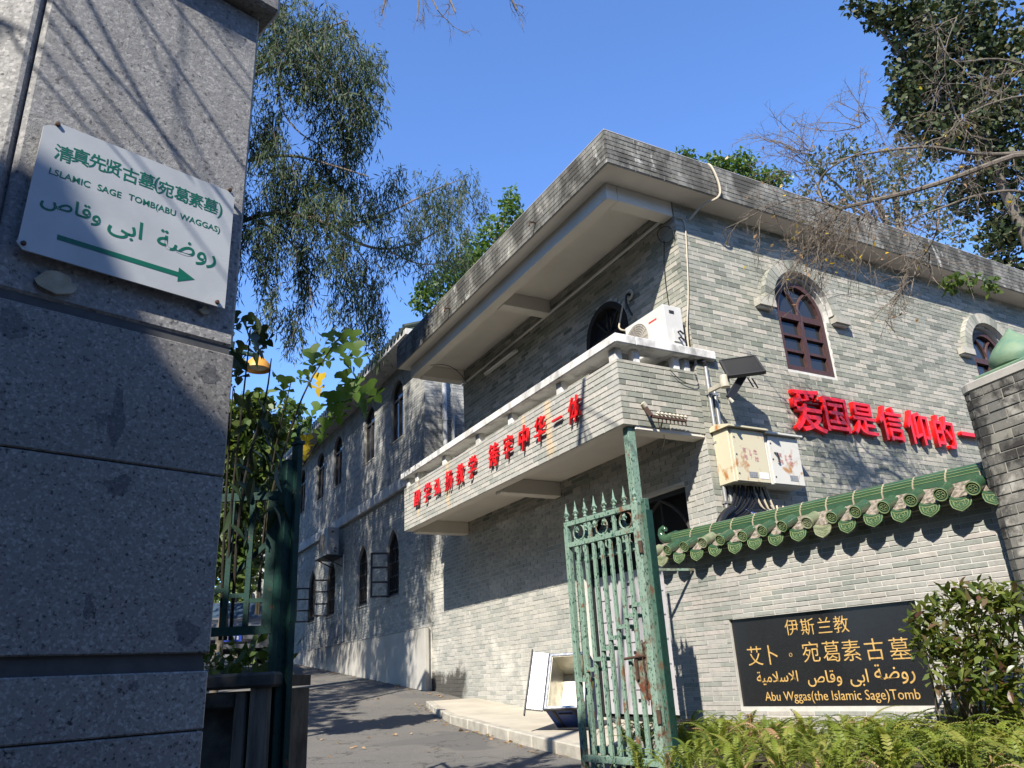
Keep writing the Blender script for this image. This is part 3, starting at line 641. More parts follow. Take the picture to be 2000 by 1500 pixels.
# ------------------------------------------------------------------ lettering
def text_mesh(body, size, bold=0.0, ext=0.0, shear=0.0, sx=1.0, bev=0.0, mat=None):
    c = bpy.data.curves.new('lettering', 'FONT'); c.body = body; c.size = size; c.align_x = 'CENTER'; c.offset = bold; c.extrude = ext; c.shear = shear
    c.bevel_depth = bev; c.resolution_u = 3; c.bevel_resolution = 0
    o = bpy.data.objects.new('lettering', c); col.objects.link(o); bpy.context.view_layer.update()
    me = bpy.data.meshes.new_from_object(o.evaluated_get(bpy.context.evaluated_depsgraph_get()))
    bpy.data.objects.remove(o); bpy.data.curves.remove(c)
    v = np.zeros(len(me.vertices)*3); me.vertices.foreach_get('co', v); v = v.reshape(-1, 3)
    mid = (v.max(0) + v.min(0))/2; v[:, :2] -= mid[:2]; v[:, 0] *= sx; me.vertices.foreach_set('co', v.ravel())
    me.materials.clear(); me.materials.append(M[mat]); me.update(); return me
def text(name, fr, s, z, d, body, size, m, parent=None, **kw):
    me = text_mesh(body, size, mat=m, **kw); o = bpy.data.objects.new(name, me); col.objects.link(o)
    P = fr.p(s, z, d); Mx = Matrix([[fr.u.x, 0, fr.n.x, P.x], [fr.u.y, 0, fr.n.y, P.y], [0, 1, 0, P.z], [0, 0, 0, 1]])
    if parent: put(o, parent)
    o.matrix_basis = Mx
    return o
AR = {'rawda': '\uFE94\uFEBF\uFEED\uFEAD', 'abi': '\uFEF0\uFE91\uFE8D', 'waqqas': '\uFEB9\uFE8E\uFED7\uFEED', 'islam': '\uFE94\uFEF4\uFEE3\uFEFC\uFEB3\uFEFB\uFE8D'}

# red block characters on the sunlit wall
big = [('爱', 7.92, .60, 'first, largest at the left end'), ('国', 8.44, .50, 'second, a closed square shape'), ('是', 8.98, .48, 'third, a box over spreading feet'), ('信', 9.54, .50, 'fourth, with four stacked bars'),
       ('仰', 10.12, .50, 'fifth, of close upright strokes'), ('的', 10.72, .50, 'sixth, beside the single bar'), ('一', 11.36, .50, 'a single bar cut off by the brick pier')]
for ch, x, sz, nm in big:
    o = text('sign_character', FB, x-XC, 2.97 if ch != '一' else 2.99, .05, ch, sz*1.05, 'red_acrylic', bold=.0050*sz*1.1/.5, ext=.034)
    tag(o, 'red block character on the sunlit wall: ' + nm, 'sign letter', 'red characters on the sunlit wall')
small = [('國', 12.25, .30, 'at the far left end'), ('学', 11.80, .35, 'second from the far left end'), ('弘', 11.39, .30, 'third from the far left end'), ('扬', 10.93, .34, 'fourth from the far left end'), ('教', 10.49, .34, 'fifth from the far left end'), ('学', 10.07, .36, 'just left of the wide gap'),
         ('铸', 9.37, .37, 'just right of the wide gap'), ('牢', 8.94, .36, 'second after the wide gap'), ('中', 8.50, .38, 'with a long downstroke'), ('华', 8.08, .36, 'left of the single slanting stroke'), ('一', 7.66, .30, 'a single slanting stroke'), ('体', 7.25, .36, 'last at the right end')]
for ch, y, sz, nm in small:
    o = text('sign_character', FBa, 12.95-y, 2.94, .045, ch, sz*.98, 'red_letter', bold=.0004, ext=.015, shear=.22, sx=.80)
    tag(o, 'small red brush character on the balcony front, ' + nm, 'sign letter', 'red brush characters on the balcony')

# ------------------------------------------------------------------ gate wall with glazed tile coping
FG = Frame((5.19, 6.26), (.139, -.99)); gw = thing('gate_wall', (5.19, 6.26, gz(6)), 'pale brick garden wall with green glazed tile coping and black name stone', 'wall')
HG = Bricks(); hole = [(.727, -.355), (2.465, -.355), (2.465, .38), (.727, .38)]
wall_sheet('wall', FG, [(0, -1.3), (3.75, -1.3), (3.75, 1.06), (0, 1.06)], [hole], 'mortar_gate', gw, .04)
HG.wall(FG, 0, 3.75, -.95, 1.04, .226, .0405, 'brick_gate', [hole], j=.0062, proud=.004, prefer=1.0); HG.emit(gw, 300)
MB().prism([(0, -1.3), (3.75, -1.3), (3.75, 1.06), (0, 1.06)], FG.p(0, 0), FG.u, Z, FG.n, -.24, -.06).build('wall_core', 'mortar_gate', gw)
# name stone and gilded text
st = MB().prism([(a, b) for a, b in ((.73, -.352), (2.462, -.352), (2.462, .377), (.73, .377))], FG.p(0, 0), FG.u, Z, FG.n, -.06, -.028).build('name_stone', 'black_granite', gw)
def sg(px, py, d=-.028):
    p = onN(px, py, FG.p(0, 0, d), FG.n); return (p - FG.O).dot(FG.u), p.z
for ch, px, py in (('伊', 1546, 1225), ('斯', 1577, 1224), ('兰', 1610, 1221), ('教', 1642.5, 1219)):
    s, z = sg(px, py); text('gilded_character', FG, s, z, -.027, ch, .142, 'gold_paint', st, bold=-.0007, ext=.0015)
for ch, px, py in (('艾', 1474.5, 1281), ('卜', 1510, 1278.6), ('。', 1544.5, 1279), ('宛', 1583.7, 1273), ('葛', 1623.6, 1272), ('素', 1662.5, 1270), ('古', 1707.6, 1268), ('墓', 1757, 1266)):
    s, z = sg(px, py); text('gilded_character', FG, s, z, -.027, ch, .175 if ch != '。' else .11, 'gold_paint', st, bold=-.0009, ext=.0015)
for k, px, py, sz in (('rawda', 1746.5, 1316, .150), ('abi', 1678, 1324, .135), ('waqqas', 1610, 1325, .128), ('islam', 1517.6, 1324, .118)):
    s, z = sg(px, py); text('gilded_script', FG, s, z, -.027, AR[k], sz, 'gold_paint', st, bold=.0004, ext=.0015)
s, z = sg(1634, 1361); text('gilded_latin_line', FG, s, z, -.027, 'Abu Wggas(the Islamic Sage)Tomb', .104, 'gold_paint', st, bold=-.0003, ext=.0015, sx=.93)
# coping: mortar bed, ridge tiles, round eave tiles, drip tiles
bed = [( .115, 1.035), (.10, 1.06), (-.05, 1.19), (-.19, 1.19), (-.34, 1.06), (-.355, 1.035)]
b = MB(); k = len(bed); L = 3.72
nseg = 40
for i in range(nseg+1):
    for (d, z) in bed: b.v.append(tuple(FG.p(-.02 + L*i/nseg, z + random.uniform(-.006, .006), d + random.uniform(-.006, .006))))
for i in range(nseg):
    for j in range(k): b.f.append((i*k+j, i*k+(j+1) % k, (i+1)*k+(j+1) % k, (i+1)*k+j)); b.r.append(0)
b.f += [tuple(range(k)), tuple(nseg*k+j for j in range(k))]; b.r += [0, 0]; b.build('coping_bed', 'roof_bed', gw)
MB().obox(FG.p(1.85, 1.022, .05), FG.u, FG.n, Z, (1.87, .035, .014)).build('eave_course', 'mortar_dark', gw)
def local_mesh(b, name, m, smooth=True):
    me = b.mesh(name, m, smooth); bm = bmesh.new(); bm.from_mesh(me); bmesh.ops.recalc_face_normals(bm, faces=bm.faces); bm.to_mesh(me); bm.free(); return me
def place(me, name, P, fr, parent, rz=0, scale=1):
    o = bpy.data.objects.new(name, me); col.objects.link(o); o.location = P; o.rotation_euler = (0, 0, fr.ang + rz); o.scale = (scale,)*3; put(o, parent); return o
# ridge tile (local x along the wall, -y outwards): ribbed saddle
prof = [(.092, -.065), (.094, -.02), (.086, -.015), (.084, .004), (.074, .008), (.070, .026), (.058, .030), (.044, .050), (.02, .060)]
prof = [(-a, z) for a, z in prof] + [(a, z) for a, z in prof[::-1]]
b = MB(); hl_ = .1225
for x in (-hl_, hl_):
    for (y_, z) in prof: b.v.append((x, y_, z))
kk = len(prof)
for j in range(kk-1): b.f.append((j, j+1, kk+j+1, kk+j)); b.r.append(0)
b.f += [tuple(range(kk)), tuple(kk+j for j in range(kk))[::-1]]; b.r += [0, 0]
ridge_me = local_mesh(b, 'ridge_tile', 'tile_green', False)
b = MB()
for sgn in (-1, 1):
    for (yy, zz) in ((.0945, -.018), (.0845, .006), (.0705, .028)): b.tube([(-hl_, sgn*yy, zz), (hl_, sgn*yy, zz)], .003, 5)
line_me = local_mesh(b, 'glaze_line', 'tile_line')
b = MB(); 
for x in (-.006, .006):
    for (y_, z) in prof: b.v.append((x, y_*1.06, z*1.05))
for j in range(kk-1): b.f.append((j, j+1, kk+j+1, kk+j)); b.r.append(0)
b.f += [tuple(range(kk)), tuple(kk+j for j in range(kk))[::-1]]; b.r += [0, 0]
joint_me = local_mesh(b, 'ridge_joint', 'tile_joint', False)
i = 0; s = .26
while s < 3.6:
    rt = place(ridge_me, 'ridge_tile', FG.p(s, 1.235, -.12), FG, gw)
    for me, dx, nm in ((line_me, 0, 'glaze_line'), (joint_me, .125, 'ridge_joint')):
        o = bpy.data.objects.new(nm, me); col.objects.link(o); o.parent = rt; o.location = (dx, 0, 0)
    s += .25
# curled end tile
cp = [(.14, 1.235), (.05, 1.232), (-.01, 1.238), (-.055, 1.262), (-.075, 1.305), (-.065, 1.345), (-.035, 1.360), (-.012, 1.345), (-.012, 1.325)]
MB().tube([FG.p(a, z_, -.12) for a, z_ in cp], [.075, .066, .055, .045, .038, .034, .03, .026, .02], 12).build('ridge_end_tile', 'tile_green', gw, smooth=True)
# round eave tile: short barrel with a moulded disc
def barrel(m1, m2, nm):
    b = MB(); b.lathe([(.0, .0), (.040, .0), (.050, -.006), (.053, .0), (.053, .012), (.050, .018), (.050, .17), (.0, .175)], (0, 0, 0), 16, (0, 1, .40))
    a_ = local_mesh(b, nm, m1)
    b = MB(); ax = Vector((0, 1, .40)).normalized()
    xx = Vector((1, 0, 0)); yy = ax.cross(xx)
    c0 = -ax*.006
    b.tube([c0 + (xx*math.cos(t)+yy*math.sin(t))*.047 for t in np.linspace(0, 2*math.pi, 17)], .0035, 5, False)
    b.tube([c0 + ax*.004 + (xx*math.cos(t)+yy*math.sin(t))*.030 for t in np.linspace(0, 2*math.pi, 13)], .0026, 4, False)
    for q in range(6):
        t = q*math.pi/3; b.tube([c0 + ax*.004 + (xx*math.cos(t)+yy*math.sin(t))*.009, c0 + ax*.003 + (xx*math.cos(t+.35)+yy*math.sin(t+.35))*.024], .0032, 4, False)
    c_ = local_mesh(b, 'tile_rosette', m2); return a_, c_
bar_g = barrel('tile_green', 'tile_line', 'round_eave_tile'); bar_w = barrel('tile_worn', 'tile_worn', 'round_eave_tile')
sh = [(-.080, .014), (-.045, -.002), (0, -.008), (.045, -.002), (.080, .014), (.078, -.020), (.066, -.050), (.040, -.068), (0, -.088), (-.040, -.068), (-.066, -.050), (-.078, -.020)]
def drip(m1, m2):
    b = MB(); b.prism(sh, (0, 0, 0), (1, 0, 0), (0, .18, 1), (0, -1, 0), 0, .012)
    for i in range(4):       # curved pan behind the shield
        x0, x1 = -.088+.044*i, -.044+.044*i; zz = lambda x: .018 - .022*(1-(x/.088)**2)
        b.add([(x0, -.010, zz(x0)), (x1, -.010, zz(x1)), (x1, .12, zz(x1)+.055), (x0, .12, zz(x0)+.055), (x0, -.010, zz(x0)+.010), (x1, -.010, zz(x1)+.010), (x1, .12, zz(x1)+.065), (x0, .12, zz(x0)+.065)], [(0,1,2,3),(4,5,6,7),(0,1,5,4)])
    a_ = local_mesh(b, 'drip_tile', m1, False)
    b = MB(); y0 = -.0135
    for k_ in (1.0, .74): 
        P = [(x*k_*.93, y0+.18*((z_+.02)*k_*.93-.02), (z_+.02)*k_*.93-.02) for x, z_ in sh]; b.tube(P+[P[0]], .003 if k_ == 1 else .0024, 4, False)
    for (cx_, cz_, r_) in ((0, -.035, .016), (-.038, -.018, .012), (.038, -.018, .012), (-.022, -.04, .009), (.022, -.04, .009)):
        b.tube([(cx_+r_*math.cos(t), y0+.18*(cz_+r_*math.sin(t)), cz_+r_*math.sin(t)) for t in np.linspace(0, 5.2, 8)], .0026, 4, False)
    return a_, local_mesh(b, 'tile_scroll', m2)
dr_g = drip('tile_green', 'tile_line'); dr_w = drip('tile_worn', 'tile_worn')
i = 0; s = .03
while s < 3.3:
    worn = i in (0, 3, 8); wd = i in (0, 8)
    A_, C_ = bar_w if worn else bar_g
    o = place(A_, 'round_eave_tile', FG.p(s + random.uniform(-.006, .006), 1.072 + random.uniform(-.007, .007), .178 + random.uniform(-.014, .014)), FG, gw, random.uniform(-.09, .09))
    q = bpy.data.objects.new('tile_rosette', C_); col.objects.link(q); q.parent = o
    A_, C_ = dr_w if wd else dr_g
    o = place(A_, 'drip_tile', FG.p(s + .111 + random.uniform(-.006, .006), 1.012 + random.uniform(-.006, .006), .135), FG, gw, random.uniform(-.06, .06))
    q = bpy.data.objects.new('tile_scroll', C_); col.objects.link(q); q.parent = o
    s += .222; i += 1

# ------------------------------------------------------------------ brick pier with lotus finial
pd = Vector(ray(450, 1351)); pd.z = 0; pd.normalize(); k = 1.355
PL = Vector((4.052*k, 2.239*k, 0))
PL += Vector((pd.x, pd.y, 0))*.05; FPi = Frame((PL.x, PL.y), (-pd.x, -pd.y)); pier = thing('brick_pier', (PL.x, PL.y, -1.2), 'blackened brick gate pier with rounded corner at the right edge', 'pier')
PT = 1.80; HP = Bricks(); WP = 1.5
oc = [(.10, 0), (WP, 0), (WP, -.7), (0, -.7), (0, -.10), (.03, -.03)]
MB().prism([(a, b_) for a, b_ in oc], FPi.p(0, 0), FPi.u, FPi.n, Z, -1.3, PT).build('pier_core', 'mortar_dark', pier)
HP.wall(FPi, .10, WP, -1.2, PT-.06, .245, .0705, 'brick_pier', prefer=1.0, proud=.006)
c1 = FPi.p(.03, 0, -.03); c2 = FPi.p(.10, 0, 0); Fc1 = Frame((c1.x, c1.y), (c2-c1).xy); HP.wall(Fc1, 0, (c2-c1).length, -1.2, PT-.06, .16, .0705, 'brick_pier', proud=.006)
c0 = FPi.p(0, 0, -.10); Fc0 = Frame((c0.x, c0.y), (c1-c0).xy); HP.wall(Fc0, 0, (c1-c0).length, -1.2, PT-.06, .16, .0705, 'brick_pier', proud=.006)
cb = FPi.p(0, 0, -.7); Fs = Frame((cb.x, cb.y), (c0-cb).xy); HP.wall(Fs, 0, .6, -1.2, PT-.06, .245, .0705, 'brick_pier', proud=.006)
HP.emit(pier, 300)
oc2 = [(.09, .012), (WP, .012), (WP, -.7), (-.012, -.7), (-.012, -.09), (.02, -.02)]
MB().prism(oc2, FPi.p(0, 0), FPi.u, FPi.n, Z, PT-.058, PT+.012).build('pier_cap', 'slab_concrete', pier, bevel=.01)
fc = FPi.p(.30, 0, -.30)
fb_ = MB().obox(fc + Z*(PT+.045), FPi.u, FPi.n, Z, (.205, .205, .028)).build('finial_base', 'finial_green', pier, bevel=.012)
MB().lathe([(a*.78, b*.78) for a, b in ((.0, .0), (.15, .004), (.215, .035), (.236, .085), (.225, .14), (.185, .205), (.13, .268), (.082, .318), (.043, .358), (.016, .392), (.0, .405))], fc + Z*(PT+.072), 28).build('finial', 'finial_green', pier, smooth=True)

# ------------------------------------------------------------------ iron gate: right leaf standing open
def gate_leaf(name, fr, W, z0, z1, z2, zb, mat, label, cat, group, lock=True):
    """z0 foot, z1 top rail, z2 second rail, zb bottom rail"""
    g = thing(name, fr.p(0, z0), label, cat, group)
    def vb(s, a, b, w_, d_, nm, m=mat, off=0): return MB().obox(fr.p(s, (a+b)/2, off), fr.u, fr.n, Z, (w_/2, d_/2, (b-a)/2)).build(nm, m, g, bevel=.003)
    vb(.025, z0, z1+.02, .05, .05, 'stile'); vb(W-.035, z0, z1+.03, .07, .06, 'stile', 'gate_paint_rusty' if lock else mat)
    for z, h in ((z1, .045), (z2, .045), (zb, .055)): MB().obox(fr.p(W/2-.01, z, .002), fr.u, fr.n, Z, (W/2-.055, .02, h/2)).build('rail', mat, g, bevel=.003)
    nb = 7; xs = [.05 + (W-.12)*(i+1)/(nb+1) for i in range(nb)]
    for x in xs: vb(x, zb+.028, z2-.023, .032, .03, 'gate_bar')
    for i, x in enumerate(xs + [W-.07]):      # stepped clips between neighbouring bars
        xp = ([.05] + xs)[i]; z = -.06 + .56*i/nb - .0
        MB().obox(fr.p((x+xp)/2, z, .012), fr.u, fr.n, Z, ((x-xp)/2, .012, .017)).build('clip', mat, g)
    for x in (.20, .50, .80):
        if x < W-.1: MB().tube([fr.p(x*W/.95+.075*math.cos(t)-.02, (z1+z2)/2+.072*math.sin(t)) for t in np.linspace(0, 2*math.pi, 20)], .008, 6, False).build('ring', 'gate_paint_rusty', g)
    for x in (.33, .64): vb(x*W/.95, z2+.023, z1-.023, .035, .025, 'short_bar')
    for i in range(8):                         # spear heads
        x = .03 + (W-.07)*i/7; P = fr.p(x, z1+.023)
        sp = MB().lathe([(.014, 0), (.022, .012), (.012, .025), (.018, .04), (.010, .055), (.022, .078), (.014, .10), (.0, .185)], P, 8).build('spear', mat, g)
        for sgn in (-1, 1):
            q = [fr.p(x, z1+.09), fr.p(x+sgn*.018, z1+.098), fr.p(x+sgn*.033, z1+.088), fr.p(x+sgn*.032, z1+.076)]
            MB().tube(q, [.007, .007, .006, .003], 5).build('spear_leaf', mat, sp)
    for i in range(3): MB().tube([fr.p(.2+.25*i+.07*math.cos(t), zb-.10+.07*math.sin(t)) for t in np.linspace(0, 2*math.pi, 18)], .008, 6, False).build('ring', mat, g)
    if lock:
        pl = [(W-.245, -.02), (W-.20, .10), (W-.155, .15), (W-.125, .19), (W-.066, .21), (W-.066, -.23), (W-.13, -.235), (W-.15, -.18), (W-.20, -.10), (W-.235, -.05)]
        lp = MB().prism(pl, fr.p(0, 0), fr.u, Z, fr.n, .026, .034).build('lock_plate', 'lock_rust', g)
        MB().tube([fr.p(W-.30, .085, .05), fr.p(W-.07, .10, .05)], .011, 8).build('bolt', 'rust_iron', lp)
        MB().obox(fr.p(W-.17, .0, .05), fr.u, fr.n, Z, (.011, .008, .075)).build('bolt_handle', 'rust_iron', lp)
        for i in range(15):
            z = .20 - .032*i; a = fr.p(W-.085+.006*math.sin(i), z, .05); ax1 = fr.u if i % 2 else fr.n
            MB().tube([a + ax1*(.009*math.cos(t)) + Z*(.019*math.sin(t)) for t in np.linspace(0, 2*math.pi, 9)], .004, 4, False).build('chain_link', 'rust_iron', lp)
    return g
FL = Frame((3.975, 6.13), (.139, -.99))
gate_leaf('gate_leaf', FL, .97, -.90, 1.30, 1.105, -.68, 'gate_paint', 'pale green peeling iron gate leaf with spear heads and rusty lock plate', 'gate', 'green iron gate leaves')
# its folded partner just behind, and the hinge post
o2 = FL.p(.0, 0, -.11); FL2 = Frame((o2.x, o2.y), (.139, -.99))
gate_leaf('gate_leaf', FL2, .96, -.90, 1.17, .98, -.62, 'gate_paint', 'second green gate leaf folded flat behind the one with the lock plate', 'gate', 'green iron gate leaves', lock=False)
hp_ = thing('gate_post', FL.p(1.03, -.95, -.02), 'square rusty green hinge post right of the peeling gate leaf', 'post')
MB().obox(FL.p(1.01, .2, -.03), FL.u, FL.n, Z, (.026, .026, 1.15)).build('post', 'gate_paint_mid_shade', hp_, bevel=.004)
MB().obox(FL.p(1.043, .15, -.035), FL.u, FL.n, Z, (.005, .034, 1.1)).build('shade_face', 'gate_paint_deep_shade', hp_)  # thin dark sheet that paints the post's unlit side
for z in (-.4, .9): MB().tube([FL.p(.965, z, .03), FL.p(.965, z+.1, .03)], .018, 8).build('hinge', 'rust_iron', hp_)
tag(MB().obox((5.14, 6.50, .78), (1, 0, 0), (0, 1, 0), Z, (.048, .048, 1.715)).build('steel_post', 'gate_paint', bevel=.004), 'tall pale green square post reaching up to the balcony corner', 'post')
# bracket with slim upright beside the tiled wall
a = FG.p(.40, .875, .01); b_ = a + FG.n*.42 + FG.u*(-.10)
br = thing('wall_bracket', a, 'thin green bracket arm and upright standing out from the tiled wall end', 'bracket')
MB().bar(a, b_, .022, .022).build('arm', 'gate_paint_rusty', br)
MB().bar(b_ + Z*.24, b_ - Z*1.7, .03, .012).build('upright', 'gate_paint', br)

# ------------------------------------------------------------------ left gate post, fence panel, planter
def lp(px, py, dep): return at(px, py, dep)
lpst = thing('gate_post', (1.13, 5.0, -1.0), 'tall dark green gate post beside the granite pillar with fence panel', 'post')
MB().obox((1.125, 5.02, .21), (.95, .31, 0), (-.31, .95, 0), Z, (.033, .05, 1.19)).build('post', 'gate_paint_deep_shade', lpst, bevel=.004)
MB().obox((1.178, 4.985, .30), (.95, .31, 0), (-.31, .95, 0), Z, (.021, .035, 1.20)).build('hinge_stile', 'gate_paint_deep_shade', lpst, bevel=.003)
MB().obox((1.178, 4.985, 1.515), (.95, .31, 0), (-.31, .95, 0), Z, (.028, .042, .012)).build('cap', 'gate_paint_deep_shade', lpst)
MB().lathe([(.012, 0), (.02, .02), (.01, .04), (.016, .06), (0, .13)], (1.178, 4.985, 1.527), 8).build('spear', 'gate_paint_deep_shade', lpst)
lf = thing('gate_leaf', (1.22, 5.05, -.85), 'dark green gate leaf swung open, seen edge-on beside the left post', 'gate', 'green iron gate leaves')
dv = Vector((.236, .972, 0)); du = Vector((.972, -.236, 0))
for a in (.02, .5, .96): MB().obox(Vector((1.212, 5.03, .25)) + dv*a, du, dv, Z, (.012, .02, 1.10)).build('stile', 'gate_paint_deep_shade', lf)
for z in (-.68, 1.1, 1.3): MB().obox(Vector((1.212, 5.03, z)) + dv*.5, du, dv, Z, (.011, .5, .022)).build('rail', 'gate_paint_deep_shade', lf)
for k in range(5): MB().obox(Vector((1.212, 5.03, .21)) + dv*(.15+.14*k), du, dv, Z, (.008, .012, .87)).build('gate_bar', 'gate_paint_deep_shade', lf)
fpn = thing('fence_panel', (.6, 5.3, .12), 'dark green barred fence panel on the planter behind the granite pillar', 'fence')
pdv = Vector((-.88, .475, 0)); pn = Vector((-.475, -.88, 0)); P0 = Vector((1.09, 5.05, 0))
for z in (1.175, .345): MB().obox(P0 + pdv*.6 + Z*z, pdv, pn, Z, (.6, .015, .026)).build('rail', 'gate_paint_deep_shade', fpn)
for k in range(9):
    MB().obox(P0 + pdv*(.035 + .13*k) + Z*.76, pdv, pn, Z, (.016 if k else .03, .012, .39)).build('fence_bar', 'gate_paint_deep_shade', fpn)
    if k < 8: MB().obox(P0 + pdv*(.10 + .13*k) + Z*(.52 + .035*k), pdv, pn, Z, (.05, .008, .013)).build('clip', 'gate_paint_deep_shade', fpn)
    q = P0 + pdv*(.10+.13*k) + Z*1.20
    MB().tube([q + pdv*(.028*math.cos(t)) + Z*(.02+.03*math.sin(t)) for t in np.linspace(-.6, 3.8, 9)], .006, 5).build('scroll', 'gate_paint_deep_shade', fpn)
MB().bar(P0 + Z*.95 + pn*-.06, P0 + pdv*.75 + Z*.25 + pn*-.06, .03, .03).build('brace', 'gate_paint_deep_shade', fpn)
# planter of dark weathered stone, coping and corner post
pl_ = thing('stone_planter', (.5, 5.2, -1), 'dark weathered stone planter with coping slab behind the granite pillar', 'planter')
PA = Vector((1.035, 4.86, 0)); px_ = pdv; pb = -pn
MB().obox(PA + px_*.95 + pb*.65 + Z*-.55, px_, pb, Z, (.90, .58, .55)).build('planter_wall', 'planter_stone', pl_)
MB().obox(PA + px_*.04 + pb*.04 + Z*-.52, px_, pb, Z, (.05, .05, .55)).build('corner_post', 'planter_trim', pl_, bevel=.01)
MB().obox(PA + px_*.145 + pb*.035 + Z*-.52, px_, pb, Z, (.035, .03, .52)).build('corner_post', 'planter_trim', pl_, bevel=.008)
MB().obox(PA + px_*.62 + pb*.03 + Z*-.045, px_, pb, Z, (.44, .04, .045)).build('front_rail', 'planter_stone', pl_, bevel=.01)
MB().obox(PA + px_*.95 + pb*.13 + Z*.055, px_, pb, Z, (1.0, .17, .042)).build('coping_slab', 'planter_stone', pl_, bevel=.015)
MB().obox(PA + px_*.95 + pb*.74 + Z*.05, px_, pb, Z, (.92, .44, .035)).build('soil_bed', 'soil', pl_)

# ------------------------------------------------------------------ granite pillar and sign plate
q = 1.3; FQ = Frame((0, 0), (.96, .28)); p0 = at(300, 400, 2.0)*q; FQ.O = Vector((p0.x, p0.y, 0))
pil = thing('granite_pillar', FQ.p(0, -1.5), 'grey granite gate pillar filling the left edge, carrying a white direction sign', 'pillar')
SL, SR, DP = -.405, .322, .62
def block(z0, z1, m, s0=SL, s1=SR, d=0.0, nm='stone_block', bv=.012):
    return MB().prism([(s0, z0), (s1, z0), (s1, z1), (s0, z1)], FQ.p(0, 0), FQ.u, Z, FQ.n, -DP, d).build(nm, m, pil, bevel=bv)
block(1.105, 2.58, 'granite_hammered', d=-.008); block(.652, 1.075, 'granite_smooth', bv=.004); block(.112, .648, 'granite_smooth', bv=.004); block(-.097, .062, 'granite_smooth', bv=.004)
block(-.62, -.101, 'granite_smooth', bv=.004); block(-1.7, -.624, 'granite_smooth', bv=.004)
MB().prism([(SL+.01, -1.6), (SR-.012, -1.6), (SR-.012, 2.58), (SL+.01, 2.58)], FQ.p(0, 0), FQ.u, Z, FQ.n, -DP+.02, -.016).build('pillar_core', 'granite_dark', pil)  # dark core, showing in the grooves between the blocks
# canted return on the street side
FQ2 = Frame(FQ.p(SL-.02, 0).xy, Vector((math.cos(FQ.ang-.75), math.sin(FQ.ang-.75)))); 
for z0, z1, m in ((1.105, 2.58, 'granite_hammered'), (.652, 1.085, 'granite_smooth'), (.112, .648, 'granite_smooth'), (-.62, .07, 'granite_smooth'), (-1.7, -.624, 'granite_smooth')):
    MB().prism([(-.55, z0), (-.012, z0), (-.012, z1), (-.55, z1)], FQ2.p(0, 0), FQ2.u, Z, FQ2.n, -.2, -.004).build('stone_block', m, pil, bevel=.01)
MB().prism([(SL-.6, 2.585), (SR+.05, 2.585), (SR+.05, 2.86), (SL-.6, 2.86)], FQ.p(0, 0), FQ.u, Z, FQ.n, -DP-.08, .065).build('cornice', 'granite_smooth', pil, bevel=.015)
# stains, glue marks and plaster left on the stone
def blob(px, py, rx, ry, m, nm, d=.001, k=22, th=.0012, jag=.16):
    p = onN(px, py, FQ.p(0, 0, 0), FQ.n); s = (p-FQ.O).dot(FQ.u); ph = random.uniform(0, 6)
    P = [(s + rx*math.cos(t)*(1+jag*math.sin(3*t+ph)+random.uniform(-jag, jag)*.6), p.z + ry*math.sin(t)*(1+jag*math.cos(2*t+ph)+random.uniform(-jag, jag)*.6)) for t in np.linspace(0, 2*math.pi, k, endpoint=False)]
    MB().prism(P, FQ.p(0, 0), FQ.u, Z, FQ.n, d-.004, d+th).build(nm, m, pil)
for (px, py, rx, ry) in ((22, 632, .045, .04), (408, 730, .036, .030), (228, 815, .022, .08), (200, 820, .018, .025), (232, 948, .035, .032), (172, 1185, .012, .03), (363, 1236, .035, .04), (262, 1340, .015, .012)):
    blob(px, py, rx, ry, 'granite_stain', 'stain', .0003, 44, .0002, .26)
blob(108, 553, .054, .033, 'plaster_patch', 'plaster_patch', .002, 26, .006, .10); blob(398, 607, .016, .012, 'plaster_patch', 'plaster_patch', .002, 14, .006, .3)
# sign plate
sgn = thing('direction_sign', FQ.p(-.04, 1.25, .02), 'white acrylic direction sign with green lettering and arrow screwed to the pillar', 'sign')
def sq(px, py): p = onN(px, py, FQ.p(0, 0, .028), FQ.n); return (p-FQ.O).dot(FQ.u), p.z
A1, A2, A3, A4 = sq(30, 478), sq(439, 606), sq(462, 374), sq(82, 232)
x0, x1, z0_, z1_ = A1[0], A2[0], (A1[1]+A2[1])/2, (A3[1]+A4[1])/2
plate = MB().prism([(x0+.02, z0_), (x1, z0_), (x1, z1_-.015), (x1-.008, z1_-.004), (x1-.02, z1_), (x0+.055, z1_), (x0+.05, z1_-.012), (x0+.03, z1_-.018), (x0+.012, z1_-.03), (x0+.004, z0_+.028), (x0, z0_+.02)], FQ.p(0, 0), FQ.u, Z, FQ.n, .020, .027).build('plate', 'sign_plate', sgn)
for (px, py) in ((113, 243), (449, 371), (46, 475), (424, 590)):
    s, z = sq(px, py); MB().lathe([(0, .008), (.006, .007), (.008, .0), (.006, -.024)], FQ.p(s, z, .0275), 10, FQ.n).build('screw', 'screw_rust', sgn)
chs = [('清', 124.5, 300), ('真', 158, 306), ('先', 191, 317), ('贤', 222, 328), ('古', 255, 342), ('墓', 287, 352), ('(', 306, 360), ('宛', 324, 369), ('葛', 355, 380), ('素', 383, 391), ('墓', 412, 401), (')', 430, 412)]
for ch, px, py in chs:
    s, z = sq(px, py); text('green_character', FQ, s, z, .0275, ch, .060 if ch not in '()' else .066, 'sign_green', sgn, bold=.0004, ext=.0004, sx=.92)
for wd, px, py, sz in (('LSLAMIC', 137, 347, .0315), ('SAGE', 214, 373, .0315), ('TOMB(ABU', 298, 402, .0315), ('WAGGAS)', 391, 437, .0315)):
    s, z = sq(px, py); text('green_word', FQ, s, z, .0275, wd, sz, 'sign_green', sgn, bold=.0002, ext=.0004, sx=.98)
